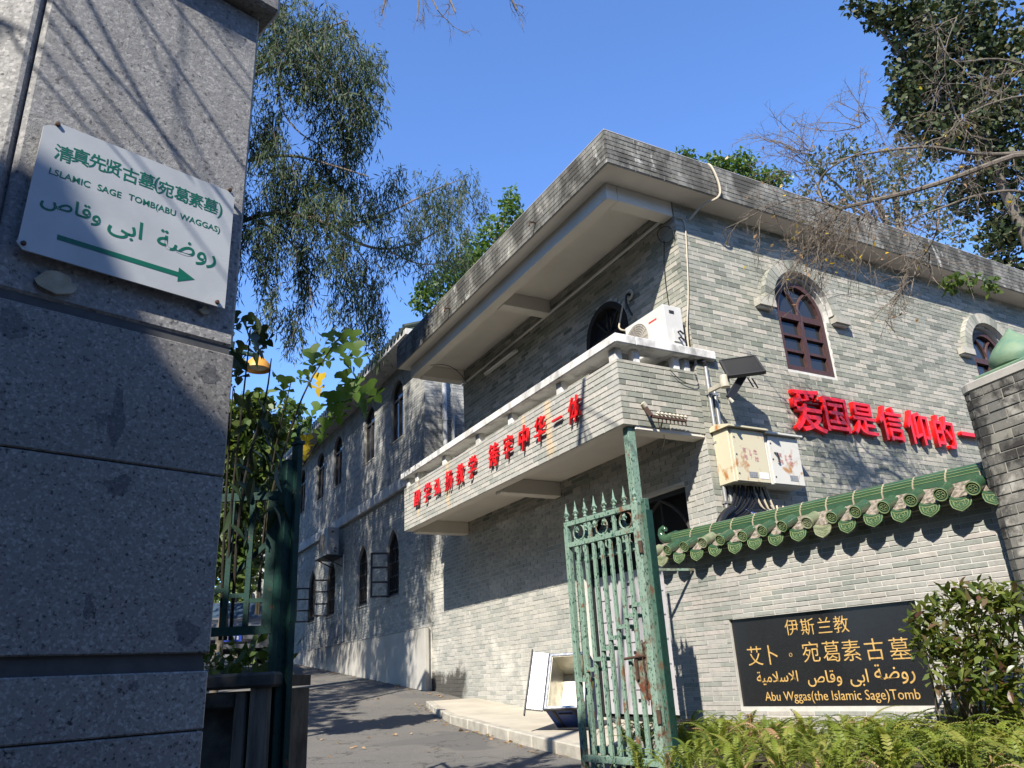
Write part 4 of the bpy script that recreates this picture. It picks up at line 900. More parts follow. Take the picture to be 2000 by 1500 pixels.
for k_, px, py, sz in (('waqqas', 140, 408, .066), ('abi', 245, 446, .085), ('rawda', 366, 487, .090)):
    s, z = sq(px, py); text('green_script', FQ, s, z, .0275, AR[k_], sz, 'sign_green', sgn, bold=.0008, ext=.0004, sx=1.05)
s0, z0 = sq(112, 462); s1, z1 = sq(380, 546); zc = (z0+z1)/2
MB().prism([(s0, zc-.0085), (s1-.055, zc-.0085), (s1-.055, zc-.026), (s1, zc), (s1-.055, zc+.026), (s1-.055, zc+.0085), (s0, zc+.0085)], FQ.p(0, 0), FQ.u, Z, FQ.n, .0272, .0279).build('arrow', 'sign_green', sgn)
# ------------------------------------------------------------------ fixtures on the house
def cable(name, pts, r, m, label, cat='cable', smooth_=True, parent=None, n=6):
    P = [Vector(p) for p in pts]
    for _ in range(2):                       # round the corners
        Q = [P[0]]
        for a, b in zip(P[:-1], P[1:]): Q += [a*.75+b*.25, a*.25+b*.75]
        P = Q + [P[-1]]
    o = MB().tube(P, r, n).build(name, m, parent, smooth=smooth_)
    return tag(o, label, cat) if label else o
# two meter boxes
def meter_box(x0, x1, z0, z1, dep, m, label, plate):
    b = thing('meter_box', ((x0+x1)/2, YC, z0), label, 'electric box', 'meter boxes on the sunlit wall'); yf = YC-dep
    MB().box((x0, yf+.018, z0), (x1, YC-.012, z1)).build('box_body', m, b, bevel=.006)
    dr = MB().box((x0+.035, yf, z0+.012), (x1-.006, yf+.017, z1-.012)).build('door', m, b, bevel=.004)
    MB().add([(x0-.035, yf-.05, z1+.0), (x1+.035, yf-.05, z1+.0), (x1+.035, YC-.012, z1+.0), (x0-.035, YC-.012, z1+.0), (x0-.035, yf-.05, z1+.02), (x1+.035, yf-.05, z1+.02), (x1+.035, YC-.10, z1+.075), (x0-.035, YC-.10, z1+.075), (x1+.035, YC-.012, z1+.05), (x0-.035, YC-.012, z1+.05)],
             [(0,3,2,1),(0,1,5,4),(4,5,6,7),(7,6,8,9),(9,8,2,3),(0,4,7,9,3),(1,2,8,6,5)]).build('rain_hood', m, b)
    fr = Frame((x0, yf), (1, 0)); W_, H_ = x1-x0, z1-z0
    for c_, a, h in (('有', .36, .60), ('电', .38, .47), ('危', .66, .58), ('险', .68, .45)): text('warning_character', fr, W_*a, z0+H_*h, .002, c_, .062, 'warn_red', dr, ext=.0008, bold=.0005)
    bx, bz = W_*.52, z0+H_*.52
    MB().prism([(bx-.012, bz+.055), (bx+.008, bz+.055), (bx, bz+.01), (bx+.022, bz+.012), (bx+.004, bz-.06), (bx+.006, bz-.012), (bx-.016, bz-.012)], fr.p(0, 0), fr.u, Z, fr.n, .001, .0025).build('flash_mark', 'warn_red', dr)
    MB().prism([(W_*plate, z0+.06), (W_*plate+.13, z0+.06), (W_*plate+.13, z0+.125), (W_*plate, z0+.125)], fr.p(0, 0), fr.u, Z, fr.n, .001, .004).build('nameplate', 'nameplate', dr)
    for h in (.15, .5, .82): MB().lathe([(.0, .006), (.010, .005), (.011, 0)], fr.p(.07, z0+H_*h, 0), 8, fr.n).build('lock', 'label_dark', dr)
    return b, fr, dr
b1, f1, d1 = meter_box(6.27, 6.82, 1.89, 2.52, .27, 'box_cream', 'cream metal meter box with large rust patch, left of the two', .40)
MB().prism([(.38, 1.945), (.52, 1.945), (.52, 2.02), (.38, 2.02)], f1.p(0, 0), f1.u, Z, f1.n, .001, .003).build('paper_label', 'white_print', d1)
b2, f2, d2 = meter_box(6.86, 7.40, 1.90, 2.50, .25, 'box_white', 'off-white metal meter box with rust streaks and black handle, right of the two', .55)
MB().tube([f2.p(.11, 2.28, .0), f2.p(.12, 2.27, .03), f2.p(.14, 2.19, .03), f2.p(.13, 2.17, .02)], .012, 6).build('handle', 'label_dark', d2)
# conduits and cables
cd_ = thing('steel_conduit', (6.30, YC-.03, 1.3), 'pair of bright steel conduits running down the corner beside the cream meter box', 'pipe')
for x, zt in ((6.30, 3.36), (6.385, 3.10)):
    MB().tube([(x, YC-.035, 1.2), (x, YC-.035, zt)], .024, 10).build('conduit', 'pipe_steel', cd_, smooth=True)
    for z in (1.7, 2.4, 3.0): MB().obox((x, YC-.034, z), (1, 0, 0), (0, 1, 0), Z, (.034, .028, .012)).build('pipe_clip', 'pipe_steel', cd_)
cable('cable_elbow', [(6.30, YC-.035, 3.35), (6.29, YC-.04, 3.42), (6.20, YC+.03, 3.40), (6.08, 6.5, 3.38)], .028, 'cable_black', 'black cable elbow entering the conduit under the balcony coping')
cb = thing('cable_bundle', (6.6, 6.2, 1.2), 'bundle of black, cream and blue cables drooping from the meter boxes', 'cables')
for i in range(9):
    x = 6.40+.045*i; y = 6.30-.012*(i % 3)
    cable('cable', [(x, y, 1.90), (x-.02, y, 1.78), (x-.10-.02*i, y-.03, 1.66-.012*i), (6.17-.012*i, y-.05, 1.55-.018*i), (5.98-.02*(i % 4), y-.05, 1.36), (5.90, y, 1.05)], .011+.006*(i % 3 == 0), 'cable_black', None, parent=cb)
for i in range(6):
    x = 6.62+.05*i
    cable('cable', [(x, 6.30, 1.90), (x+.02, 6.27, 1.74), (x+.07, 6.25, 1.63-.02*i), (x+.19, 6.25, 1.60), (x+.22, 6.28, 1.68)], .012, 'cable_cream' if i % 2 else 'cable_black', None, parent=cb)
for i in range(3): cable('cable', [(6.45, 6.27, 1.62), (6.65, 6.25, 1.54-.01*i), (6.85+.02*i, 6.24, 1.57), (7.02, 6.26, 1.62)], .010, 'cable_blue' if i < 2 else 'cable_cream', None, parent=cb)
cable('cable', [(6.22, 6.22, 1.60), (6.02, 6.18, 1.50), (5.88, 6.16, 1.30), (5.83, 6.17, 1.0)], .040, 'cable_black', None, parent=cb, n=10)
# solar street light
sl = thing('solar_street_light', (6.42, 6.35, 2.9), 'wall-mounted solar street light with tilted black panel above the meter boxes', 'street light')
p_arm = onY(1386, 763, 6.33); p_cyl = onY(1415, 745, 6.0)
MB().bar(p_arm, p_cyl - Z*.02, .04, .05).build('arm', 'lamp_cream', sl)
MB().lathe([(0, -.07), (.055, -.07), (.058, .0), (.05, .07), (0, .075)], p_cyl, 12).build('joint', 'lamp_cream', sl, smooth=True)
pc = onY(1449, 716, 5.95); nrm = Vector((-.42, -.50, .75)).normalized(); pxa = Vector((.80, -.60, 0)).normalized(); pxa = (pxa - nrm*pxa.dot(nrm)).normalized(); pya = nrm.cross(pxa)
sp_ = MB().obox(pc, pxa, pya, nrm, (.20, .27, .014)).build('solar_panel', 'solar_black', sl, bevel=.004)
for sgn_ in (-1, 1): MB().obox(pc + pxa*(.20*sgn_), pxa, pya, nrm, (.012, .275, .02)).build('panel_frame', 'label_dark', sp_)
for sgn_ in (-1, 1): MB().obox(pc + pya*(.27*sgn_), pxa, pya, nrm, (.19, .012, .02)).build('panel_frame', 'label_dark', sp_)
MB().bar(p_cyl + Z*.05, pc - nrm*.02, .03, .03).build('bracket', 'label_dark', sl)
h0, h1 = onY(1452, 733, 5.92), onY(1424, 778, 5.92)
MB().bar(h0, h1, .085, .035, up=(0, -1, .3)).build('lamp_head', 'solar_black', sl, bevel=.006)
MB().tube([h1, h1 + Vector((.03, -.02, -.05))], .02, 8).build('sensor', 'lamp_cream', sl)
for k in range(2): MB().bar(h0 + Vector((.06+.07*k, 0, -.02)), h0 + Vector((.13+.07*k, 0, -.13)), .012, .012).build('clamp', 'label_dark', sl)
# insulator rack on the balcony end
ir = thing('insulator_rack', (5.5, 6.36, 2.6), 'iron rack of white porcelain insulators on the balcony end wall', 'rack')
ra, rb = onY(1273, 813, 6.30), onY(1340, 822, 6.30)
MB().bar(ra, rb, .03, .03).build('bar', 'rust_iron', ir); MB().bar(onY(1258, 792, 6.40), ra, .035, .035).build('arm', 'rust_iron', ir)
MB().tube([onY(1255, 787, 6.38), onY(1261, 794, 6.38)], .03, 10).build('end_insulator', 'porcelain', ir, smooth=True)
for k in range(8):
    P = ra.lerp(rb, .18+.115*k) + Z*.03
    MB().lathe([(.0, -.03), (.018, -.028), (.026, -.012), (.016, .0), (.027, .014), (.018, .03), (0, .034)], P, 10, (.25, -.6, 1)).build('insulator', 'porcelain', ir, smooth=True)
    MB().tube([P - Z*.03, P - Z*.085], .008, 5).build('pin', 'rust_iron', ir)
cable('hanging_wire', [onY(1288, 800, 6.33), onY(1284, 830, 6.36), onY(1300, 850, 6.5), onY(1293, 880, 6.6)], .005, 'cable_cream', 'thin loose wire dangling below the insulator rack', 'wire')
cable('hanging_wire', [onY(1308, 722, 6.38), onY(1330, 745, 6.38), onY(1362, 755, 6.38), onY(1364, 745, 6.38), onY(1357, 730, 6.38)], .005, 'cable_black', 'thin black wire looping under the balcony coping end', 'wire')
# air conditioners
def ac_unit(O, u, W_, D_, H_, m, label, fan=.32, stand=False, group='air conditioner units', prints=False):
    f_ = Frame((O[0], O[1]), u); a = thing('air_conditioner', (O[0], O[1], O[2]), label, 'air conditioner', group)
    MB().prism([(0, 0), (W_, 0), (W_, H_), (0, H_)], f_.p(0, O[2]), f_.u, Z, f_.n, -D_, 0).build('casing', m, a, bevel=.012)
    c_ = f_.p(W_*fan, O[2]+H_*.5); r_ = H_*.40
    gr = MB()
    for r in np.linspace(.22, 1, 7): gr.tube([c_ + f_.n*(.008+.01*(1-r)) + (f_.u*math.cos(t)+Z*math.sin(t))*r_*r for t in np.linspace(0, 2*math.pi, 25)], .004, 4, False)
    for t in np.linspace(0, math.pi*2, 16, endpoint=False): gr.bar(c_ + f_.n*.012 + (f_.u*math.cos(t)+Z*math.sin(t))*r_*.2, c_ + f_.n*.008 + (f_.u*math.cos(t)+Z*math.sin(t))*r_, .004, .004)
    g_ = gr.build('fan_grille', 'ac_grille', a)
    MB().lathe([(0, .004), (r_*.98, .003), (r_*.98, 0)], c_, 24, f_.n).build('fan_recess', 'ac_grille', a)
    MB().lathe([(0, .022), (r_*.2, .018), (r_*.22, .005)], c_, 16, f_.n).build('fan_hub', m, a)
    fs_ = Frame(f_.p(W_, 0).xy, (-f_.n.x, -f_.n.y))
    MB().prism([(D_*.3, H_*.80), (D_*.55, H_*.80), (D_*.55, H_*.87), (D_*.3, H_*.87)], fs_.p(0, O[2]), fs_.u, Z, fs_.n, .0, .006).build('hand_grip', 'label_dark', a)
    MB().prism([(D_*.35, .05), (D_*.8, .05), (D_*.8, H_*.4), (D_*.35, H_*.4)], fs_.p(0, O[2]), fs_.u, Z, fs_.n, .0, .014).build('valve_cover', m, a, bevel=.005)
    for z in (.10, .18): MB().tube([fs_.p(D_*.6, O[2]+z, .01), fs_.p(D_*.6, O[2]+z, .05), fs_.p(D_*.75, O[2]+z-.04, .06)], .012, 6).build('valve', 'label_dark', a)
    if prints:
        MB().prism([(W_*.62, H_*.72), (W_*.82, H_*.72), (W_*.82, H_*.76), (W_*.62, H_*.76)], f_.p(0, O[2]), f_.u, Z, f_.n, .0, .0015).build('red_print', 'printed_red', a)
    if stand:
        for s_ in (.1, W_-.1): MB().bar(f_.p(s_, O[2]-.02, .04), f_.p(s_, O[2]-.02, -D_-.14), .03, .03).build('bracket', 'label_dark', a)
        MB().prism([(-.04, -.05), (W_+.04, -.05), (W_+.04, -.03), (-.04, -.03)], f_.p(0, O[2]), f_.u, Z, f_.n, -D_-.1, .10).build('bracket', 'label_dark', a)
        for s_ in (.1, W_-.1): MB().bar(f_.p(s_, O[2]-.05, .04), f_.p(s_, O[2]-.28, -D_-.14), .025, .025).build('brace', 'label_dark', a)
    return a
ac_unit((5.76, 6.38+.76, 3.558), (0, -1), .76, .29, .53, 'ac_white', 'white air conditioner with round fan grille standing on the balcony corner', .30, prints=True)
ac_unit((5.50, 7.42, 2.82), (0, -1), .80, .30, .56, 'ac_white', 'lower white air conditioner inside the balcony, seen through the gap under the coping', .30)
ac_unit((5.64, 20.95, 3.20), (0, -1), .84, .30, .72, 'ac_grey', 'grey air conditioner on a bracket between the lower annex windows', .34, stand=True)
MB_ = cable('drain_pipe', [(6.05, 20.0, 3.2), (6.05, 20.0, 2.0), (6.06, 19.95, 1.4), (6.04, 19.9, 1.02)], .018, 'pvc_white', 'thin pipe hanging down the annex wall below the grey air conditioner', 'pipe')
cable('coiled_cable', [onX(1300+16*math.cos(t), 458+16*math.sin(t), XC-.03-.004*t) for t in np.linspace(0, 12, 40)], .006, 'cable_black', 'coil of black cable hanging near the top of the house corner')
cable('corner_cable', [onX(1297, 470, XC-.03), onX(1297, 530, XC-.03), onX(1305, 590, XC-.03), onX(1312, 625, XC-.03)], .006, 'cable_black', 'black cable dropping from the coil to the air conditioner')
cable('corner_cable', [onY(1322, 425, YC-.02), onY(1338, 428, YC-.02), onY(1342, 500, YC-.02), onY(1345, 580, YC-.02), onY(1341, 640, YC-.02), onY(1345, 680, YC-.03)], .009, 'cable_cream', 'pale cable running straight down the sunlit corner of the house')
cable('roof_cable', [(6.62, 6.20, 6.15), (6.60, 6.08, 6.17), (6.62, 6.03, 6.05), (6.68, 6.02, 5.80), (6.66, 6.03, 5.62), (6.52, 6.2, 5.60), (6.40, 6.38, 5.42)], .016, 'cable_cream', 'pale hose hanging over the roof parapet near the corner')
cable('conduit_line', [(XC-.03, 6.50, 5.49), (XC-.03, 12.78, 5.37)], .022, 'ac_white', 'thin white conduit running along the wall under the roof overhang', 'pipe')
tl = thing('tube_light', (XC-.05, 11.1, 5.2), 'slim fluorescent tube light on the shaded upper wall', 'light'); 
MB().obox((XC-.05, 11.15, 5.21), (0, 1, 0), (1, 0, 0), Z, (.60, .025, .02)).build('batten', 'ac_white', tl); MB().tube([(XC-.10, 10.6, 5.20), (XC-.10, 11.7, 5.20)], .016, 8).build('tube', 'white_print', tl)
hp2 = onX(1232, 576, XC-.02)
wp = thing('wall_sleeve', hp2, 'round white pipe sleeve with black pipe above the air conditioner', 'pipe')
MB().lathe([(.05, 0), (.075, .01), (.075, .03), (.05, .035), (.03, .01)], hp2, 16, (-1, 0, 0)).build('collar', 'lamp_cream', wp, smooth=True)
cable('pipe', [hp2, hp2 + Vector((-.08, 0, 0)), hp2 + Vector((-.09, .02, -.15)), hp2 + Vector((-.06, -.05, -.34))], .018, 'cable_black', None, parent=wp)
cable('pipe', [hp2 + Vector((-.05, .10, -.05)), hp2 + Vector((-.06, .22, -.30)), hp2 + Vector((-.2, .10, -.52)), hp2 + Vector((-.3, -.3, -.72))], .012, 'cable_cream', None, parent=wp)
cable('thin_wire', [onX(912, 748, XC-.1), onX(893, 722, 5.6), onX(868, 711, 5.3), onX(840, 713, 5.0)], .006, 'cable_black', 'thin black wire hanging under the far end of the roof', 'wire')
# bits of laundry and clutter glimpsed over the balcony wall
for i, (y, l, m_n, nm) in enumerate(((8.85, .35, 'white_print', 'white'), (9.4, .2, 'label_dark', 'black'), (8.25, .3, 'label_dark', 'dark'))):
    cl = MB().prism([(0, 0), (l, 0), (l*.9, .34), (l*.55, .38), (l*.1, .33)], (BX+.34, y, 2.98), (0, 1, 0), Z, (1, 0, 0), 0, .10).build('folded_cloth', 'white_print' if i == 0 else 'label_dark', bevel=.01)
    tag(cl, nm + ' bundle of cloth behind the balcony wall, seen through the gap', 'cloth', 'bundles behind the balcony wall')

# ------------------------------------------------------------------ insulated delivery box lying open on the pavement
bz = gz(8.05)+.115; bp = onZ(1124, 1424, bz); cbx = thing('delivery_box', (bp.x, bp.y, bz), 'open blue insulated delivery box with silver lining tipped on the pavement', 'box')
ax = Vector((-.74, -.60, .52)).normalized()                # the mouth looks out and up to the road
rt_ = Z.cross(ax).normalized(); upv = ax.cross(rt_).normalized(); w_, h_, d_ = .235, .33, .46
c0 = Vector((bp.x, bp.y, bz)) + ax*.10 + rt_*0; c0.z = bz + .01 + upv.z*h_ + ax.z*(.12+d_/2)
def bq(a, b, c): return c0 + rt_*a + upv*b + ax*c
walls = MB(); inn = MB(); t_ = .03
for (a0, a1, b0, b1) in ((-w_, w_, -h_, -h_+t_), (-w_, w_, h_-t_, h_), (-w_, -w_+t_, -h_+t_, h_-t_), (w_-t_, w_, -h_+t_, h_-t_)):
    walls.obox(bq((a0+a1)/2, (b0+b1)/2, -.12), rt_, upv, ax, ((a1-a0)/2, (b1-b0)/2, d_/2))
walls.obox(bq(0, 0, -.12-d_/2+.015), rt_, upv, ax, (w_-t_, h_-t_, .015)); walls.build('shell', 'blue_nylon', cbx, bevel=.006)
for (a0, a1, b0, b1) in ((-w_+t_, w_-t_, -h_+t_, -h_+t_+.006), (-w_+t_, w_-t_, h_-t_-.006, h_-t_), (-w_+t_, -w_+t_+.006, -h_+t_+.007, h_-t_-.007), (w_-t_-.006, w_-t_, -h_+t_+.007, h_-t_-.007)):
    inn.obox(bq((a0+a1)/2, (b0+b1)/2, -.107), rt_, upv, ax, ((a1-a0)/2, (b1-b0)/2, d_/2-.015))
inn.obox(bq(0, 0, -.12-d_/2+.036), rt_, upv, ax, (w_-t_-.008, h_-t_-.008, .004)); inn.build('lining', 'foil_inner', cbx)
MB().ring([(-w_, -h_), (w_, -h_), (w_, h_), (-w_, h_)], [(-w_+t_, -h_+t_), (w_-t_, -h_+t_), (w_-t_, h_-t_), (-w_+t_, h_-t_)], bq(0, 0, -.12+d_/2), rt_, upv, ax, .001, .012, True).build('rim', 'foil', cbx, bevel=.003)
MB().ring([(-w_-.008, -h_-.008), (w_+.008, -h_-.008), (w_+.008, h_+.008), (-w_-.008, h_+.008)], [(-w_-.001, -h_-.001), (w_+.001, -h_-.001), (w_+.001, h_+.001), (-w_-.001, h_+.001)], bq(0, 0, -.12+d_/2-.03), rt_, upv, ax, 0, .03, True).build('trim', 'black_trim', cbx)
lid = MB(); lc = bq(-w_-.012, 0, -.12+d_/2-.01); ld = (ax*.30 - rt_*.95).normalized()
lid.obox(lc + ld*.10, ld, upv, ld.cross(upv), (.10, h_+.02, .016)); lo = lid.build('lid', 'foil', cbx, bevel=.01)
MB().obox(lc + ld*.205 - upv*.02, ld, upv, ld.cross(upv), (.008, h_+.06, .026)).build('lid_edge', 'black_trim', lo)
for a in (-.14, .10): MB().obox(bq(a, -h_-.006, -.12), rt_, upv, ax, (.014, .004, d_/2-.03)).build('strap', 'black_trim', cbx)
MB().obox(bq(-.02, -h_-.007, .0), rt_, upv, ax, (.08, .004, .012)).build('strap', 'black_trim', cbx)
MB().obox(bq(w_+.004, .05, -.05), rt_, upv, ax, (.002, .05, .06)).build('print_patch', 'yellow_print', cbx); MB().obox(bq(w_+.004, -.09, -.05), rt_, upv, ax, (.002, .04, .05)).build('print_patch', 'white_print', cbx)

# ------------------------------------------------------------------ street lamp, car and house glimpsed up the lane
sp = at(503, 722, 11.5); L_ = thing('street_lamp', (sp.x-.5, sp.y+.2, gz(sp.y)), 'street lamp with orange dome shade above the dark leaves', 'lamp')
MB().tube([(sp.x-.5, sp.y+.2, gz(sp.y)), (sp.x-.5, sp.y+.2, sp.z+.15), (sp.x-.35, sp.y+.13, sp.z+.3), (sp.x, sp.y, sp.z+.22)], .035, 8).build('pole', 'gate_paint_deep_shade', L_)
MB().lathe([(.03, .20), (.10, .17), (.17, .09), (.19, .0), (.175, .0), (.09, .14)], sp, 20).build('shade', 'orange_shade', L_, smooth=True)
MB().lathe([(0, .03), (.12, .03), (.165, .045)], sp, 20).build('diffuser', 'lamp_cream', L_)
cp_ = at(447, 1290, 17.5); zc_ = cp_.z; car = thing('parked_car', (cp_.x, cp_.y, zc_), 'silver car parked up the lane, glimpsed through the left fence bars', 'car')
cd = Vector((cp_.x, cp_.y, 0)).normalized(); cr = Vector((cd.y, -cd.x, 0)); P_ = lambda a, b, c: Vector((cp_.x, cp_.y, zc_)) + cr*a + cd*b + Z*c
prof_ = [(0, .25), (-.02, .62), (.06, .80), (.95, .98), (1.55, 1.42), (2.9, 1.45), (3.7, 1.0), (4.1, .92), (4.15, .3)]
body = MB(); 
for sgn_ in (-.86, -.70, .70, .86):
    for b_, c_ in prof_: body.v.append(tuple(P_(sgn_*(1 if c_ < 1.1 else .82), b_ + (.06 if abs(sgn_) > .8 else 0), c_)))
n_ = len(prof_)
for i in range(3):
    for j in range(n_-1): body.f.append((i*n_+j, i*n_+j+1, (i+1)*n_+j+1, (i+1)*n_+j)); body.r.append(0)
body.f += [tuple(range(n_)), tuple(3*n_+j for j in range(n_))]; body.r += [0, 0]
cbo = body.build('body', 'car_paint', car, bevel=.02)
MB().add([P_(-.60, .99, 1.02), P_(.60, .99, 1.02), P_(.52, 1.50, 1.40), P_(-.52, 1.50, 1.40), P_(-.60, 1.02, .98), P_(.60, 1.02, .98)], [(0,1,2,3),(0,4,5,1)]).build('windscreen', 'car_glass', car)
MB().obox(P_(0, -.035, .48), cr, cd, Z, (.24, .012, .075)).build('number_plate', 'plate_blue', car)
for k in range(5): MB().obox(P_(-.15+.075*k, -.05, .48), cr, cd, Z, (.02, .003, .04)).build('plate_mark', 'white_print', car)
for sgn_ in (-1, 1):
    MB().obox(P_(.62*sgn_, .0, .68), cr, cd, Z, (.17, .05, .07)).build('headlight', 'white_print', car, bevel=.02)
    for b_ in (.75, 3.3): MB().lathe([(0, -.1), (.2, -.1), (.31, -.08), (.31, .08), (.2, .1), (0, .1)], P_(.78*sgn_, b_, .30), 16, cr).build('wheel', 'black_trim', car)
MB().obox(P_(0, -.03, .42), cr, cd, Z, (.62, .015, .03)).build('grille', 'black_trim', car)
fh = at(590, 862, 60); fho = thing('far_house', (fh.x, fh.y, gz(fh.y)), 'pale distant building showing between the trees up the lane', 'building')
MB().box((fh.x-2.5, fh.y, gz(fh.y)), (fh.x+3.0, fh.y+6, fh.z+1.0)).build('wall', 'far_render', fho, bevel=.05)
MB().box((fh.x-2.8, fh.y-.3, fh.z+1.0), (fh.x+3.3, fh.y+6.3, fh.z+1.25)).build('roof', 'far_render', fho)
for k in range(4):
    wf_ = MB().box((fh.x-2.1+1.3*k, fh.y-.06, fh.z-1.2), (fh.x-1.3+1.3*k, fh.y-.003, fh.z+.1)).build('window', 'far_render', fho)
    MB().box((fh.x-2.0+1.3*k, fh.y-.09, fh.z-1.1), (fh.x-1.4+1.3*k, fh.y-.062, fh.z)).build('pane', 'glass_dark', wf_)
# ------------------------------------------------------------------ foliage
def unit(v): return v/np.maximum(np.linalg.norm(v, axis=-1, keepdims=True), 1e-9)
SH = {'lance': [(0, 0), (.35, .5), (.7, .38), (1, 0), (.7, -.38), (.35, -.5)], 'diamond': [(0, 0), (.45, .5), (1, 0), (.45, -.5)], 'oval': [(0, 0), (.22, .40), (.6, .5), (1, 0), (.6, -.5), (.22, -.40)]}
def leaf_mesh(name, P, D, L, W, m, shape='diamond', curl=.12, up=None):
    n = len(P); D = unit(np.asarray(D, float)); S = np.array(SH[shape]); k = len(S)
    r = rng.normal(size=(n, 3)) if up is None else np.asarray(up, float) + rng.normal(size=(n, 3))*.35
    X = unit(np.cross(D, r)); Nn = np.cross(X, D)
    L = np.broadcast_to(np.asarray(L, float), (n,)); W = np.broadcast_to(np.asarray(W, float), (n,))
    V = P[:, None, :] + D[:, None, :]*(S[None, :, 0, None]*L[:, None, None]) + X[:, None, :]*(S[None, :, 1, None]*W[:, None, None]) + Nn[:, None, :]*((np.abs(S[None, :, 1, None])*.35*W[:, None, None]) - (S[None, :, 0, None]**2)*curl*L[:, None, None])
    me = bpy.data.meshes.new(name); me.vertices.add(n*k); me.vertices.foreach_set('co', V.reshape(-1)); me.loops.add(n*k); me.loops.foreach_set('vertex_index', np.arange(n*k, dtype=np.int32))
    me.polygons.add(n); me.polygons.foreach_set('loop_start', np.arange(0, n*k, k, dtype=np.int32)); me.polygons.foreach_set('loop_total', np.full(n, k, dtype=np.int32))
    me.update(calc_edges=True); a = me.attributes.new('bv', 'FLOAT', 'FACE'); a.data.foreach_set('value', rng.random(n).astype(np.float32)); me.materials.append(M[m]); return me
def leaf_obj(name, me, parent): o = bpy.data.objects.new(name, me); col.objects.link(o); put(o, parent); return o
def blobs(B_, dens, rd=.9, shell=.35):
    """leaf anchors inside a set of ellipsoids given as (x, y, rx, ry, depth)"""
    out = []
    for (px, py, rx, ry, dep) in B_:
        n = max(3, int(rx*ry*math.pi*dens)); c = np.array(at(px, py, dep)); sx_, sy_ = rx/FPX*dep, ry/FPX*dep; q = unit(rng.normal(size=(n, 3)))*(rng.random((n, 1))**shell)
        out.append(c + RM @ np.diag((1, 1, 1)) @ np.zeros(3) + (q*np.array((sx_, sy_, rd*(sx_+sy_)/2))) @ RM.T)
    return np.vstack(out)
def limb(pts, r0, r1, name, m, parent, n=7):
    P = [Vector(p) for p in pts]
    for _ in range(2):
        Q = [P[0]]
        for a, b in zip(P[:-1], P[1:]): Q += [a*.75+b*.25, a*.25+b*.75]
        P = Q + [P[-1]]
    k = len(P); return MB().tube(P, [r0+(r1-r0)*i/(k-1) for i in range(k)], n).build(name, m, parent, smooth=True)
# --- eucalyptus leaning in from the left, with hanging leaves
eu = thing('eucalyptus_tree', (-1.2, 12.5, gz(12)), 'tall eucalyptus with drooping grey-green leaves against the sky, left of centre', 'tree')
d0 = 13.0
limb([(-1.2, 12.5, gz(12)-.1), (-1.1, 12.4, 3), (-.9, 12.2, 6), (-.6, 12.2, 9), (-.4, 12.3, 12.0)], .26, .08, 'trunk', 'bark_pale', eu, 12)
for path, r in (([(380, 470), (470, 432), (530, 415), (580, 418), (650, 440), (700, 478), (760, 490), (830, 468), (870, 440)], .048), ([(400, 200), (500, 145), (550, 122), (600, 120), (660, 150), (700, 210)], .045), ([(380, 330), (480, 315), (560, 300), (640, 320), (720, 345)], .04), ([(660, 440), (730, 430), (790, 400), (850, 370), (900, 350)], .03),
                ([(480, 150), (560, 90), (620, 60), (680, 40)], .035), ([(500, 430), (560, 460), (600, 520), (610, 600)], .025), ([(690, 478), (720, 520), (740, 580), (750, 640)], .015), ([(620, 428), (660, 490), (690, 560)], .02), ([(550, 122), (540, 200), (580, 260), (640, 290)], .025), ([(760, 490), (820, 520), (880, 510), (910, 470)], .02)):
    P = [at(x, y, d0 + max(0, x-720)*.022 + .5*math.sin(i*1.3)) for i, (x, y) in enumerate(path)]; limb(P, r, r*.25, 'branch', 'bark_pale', eu)
EB = [(470,60,55,80),(440,170,55,80),(470,260,45,70),(430,340,55,80),(470,420,45,70),(430,500,45,70),(600,50,95,60),(560,20,60,40),(660,110,80,75),(700,170,65,70),(735,105,38,25),(700,235,48,55),(640,235,55,50),(590,130,70,70),(540,90,40,70),(530,220,30,60),(690,275,25,30),
      (540,310,55,70),(600,345,75,62),(560,400,70,50),(660,330,55,40),(690,375,55,50),(520,260,30,40),(640,400,70,50),(770,350,32,42),(740,400,40,36),
      (850,375,62,55),(905,352,42,40),(880,430,52,55),(820,430,50,40),(935,385,20,35),(800,470,50,22),
      (545,450,50,55),(520,505,28,75),(600,480,34,60),(598,550,26,55),(575,610,26,45),(585,640,18,22),(530,585,18,50),(660,470,52,45),(700,520,50,50),(690,590,28,55),(735,590,26,55),(730,640,22,45),(760,470,40,30),(650,560,12,60),(870,490,44,32),(900,500,32,25),(840,520,25,30)]
A_ = blobs([(x, y, rx, ry, d0 + max(0, x-720)*.022 + random.uniform(-.6, .6)) for x, y, rx, ry in EB], .0088, .9, .45)
n = len(A_); per = 11
P = np.repeat(A_, per, 0); k = np.tile(np.linspace(0, 1, per), n); L_ = np.repeat(rng.uniform(.25, .62, n), per); sway = np.repeat(rng.normal(size=(n, 3))*.22, per, 0)
P = P + sway*k[:, None]*L_[:, None] + np.stack([0*k, 0*k, -k*L_], 1) + rng.normal(size=P.shape)*.03
D = rng.normal(size=P.shape)*.42 + np.array((0, 0, -1.0)) + sway*.6
leaf_obj('crown', leaf_mesh('crown', P, D, rng.uniform(.10, .19, len(P)), rng.uniform(.016, .026, len(P)), 'leaf_eucalypt', 'diamond', .18), eu)
b = MB()
for i in range(0, n, 4):
    a = Vector(A_[i]); s_ = Vector(sway[i*per]); b.tube([a, a + s_*.2 - Z*.2, a + s_*.45 - Z*.45], [.005, .004, .002], 3, False)
b.build('twigs', 'twig', eu)['kind'] = 'stuff'
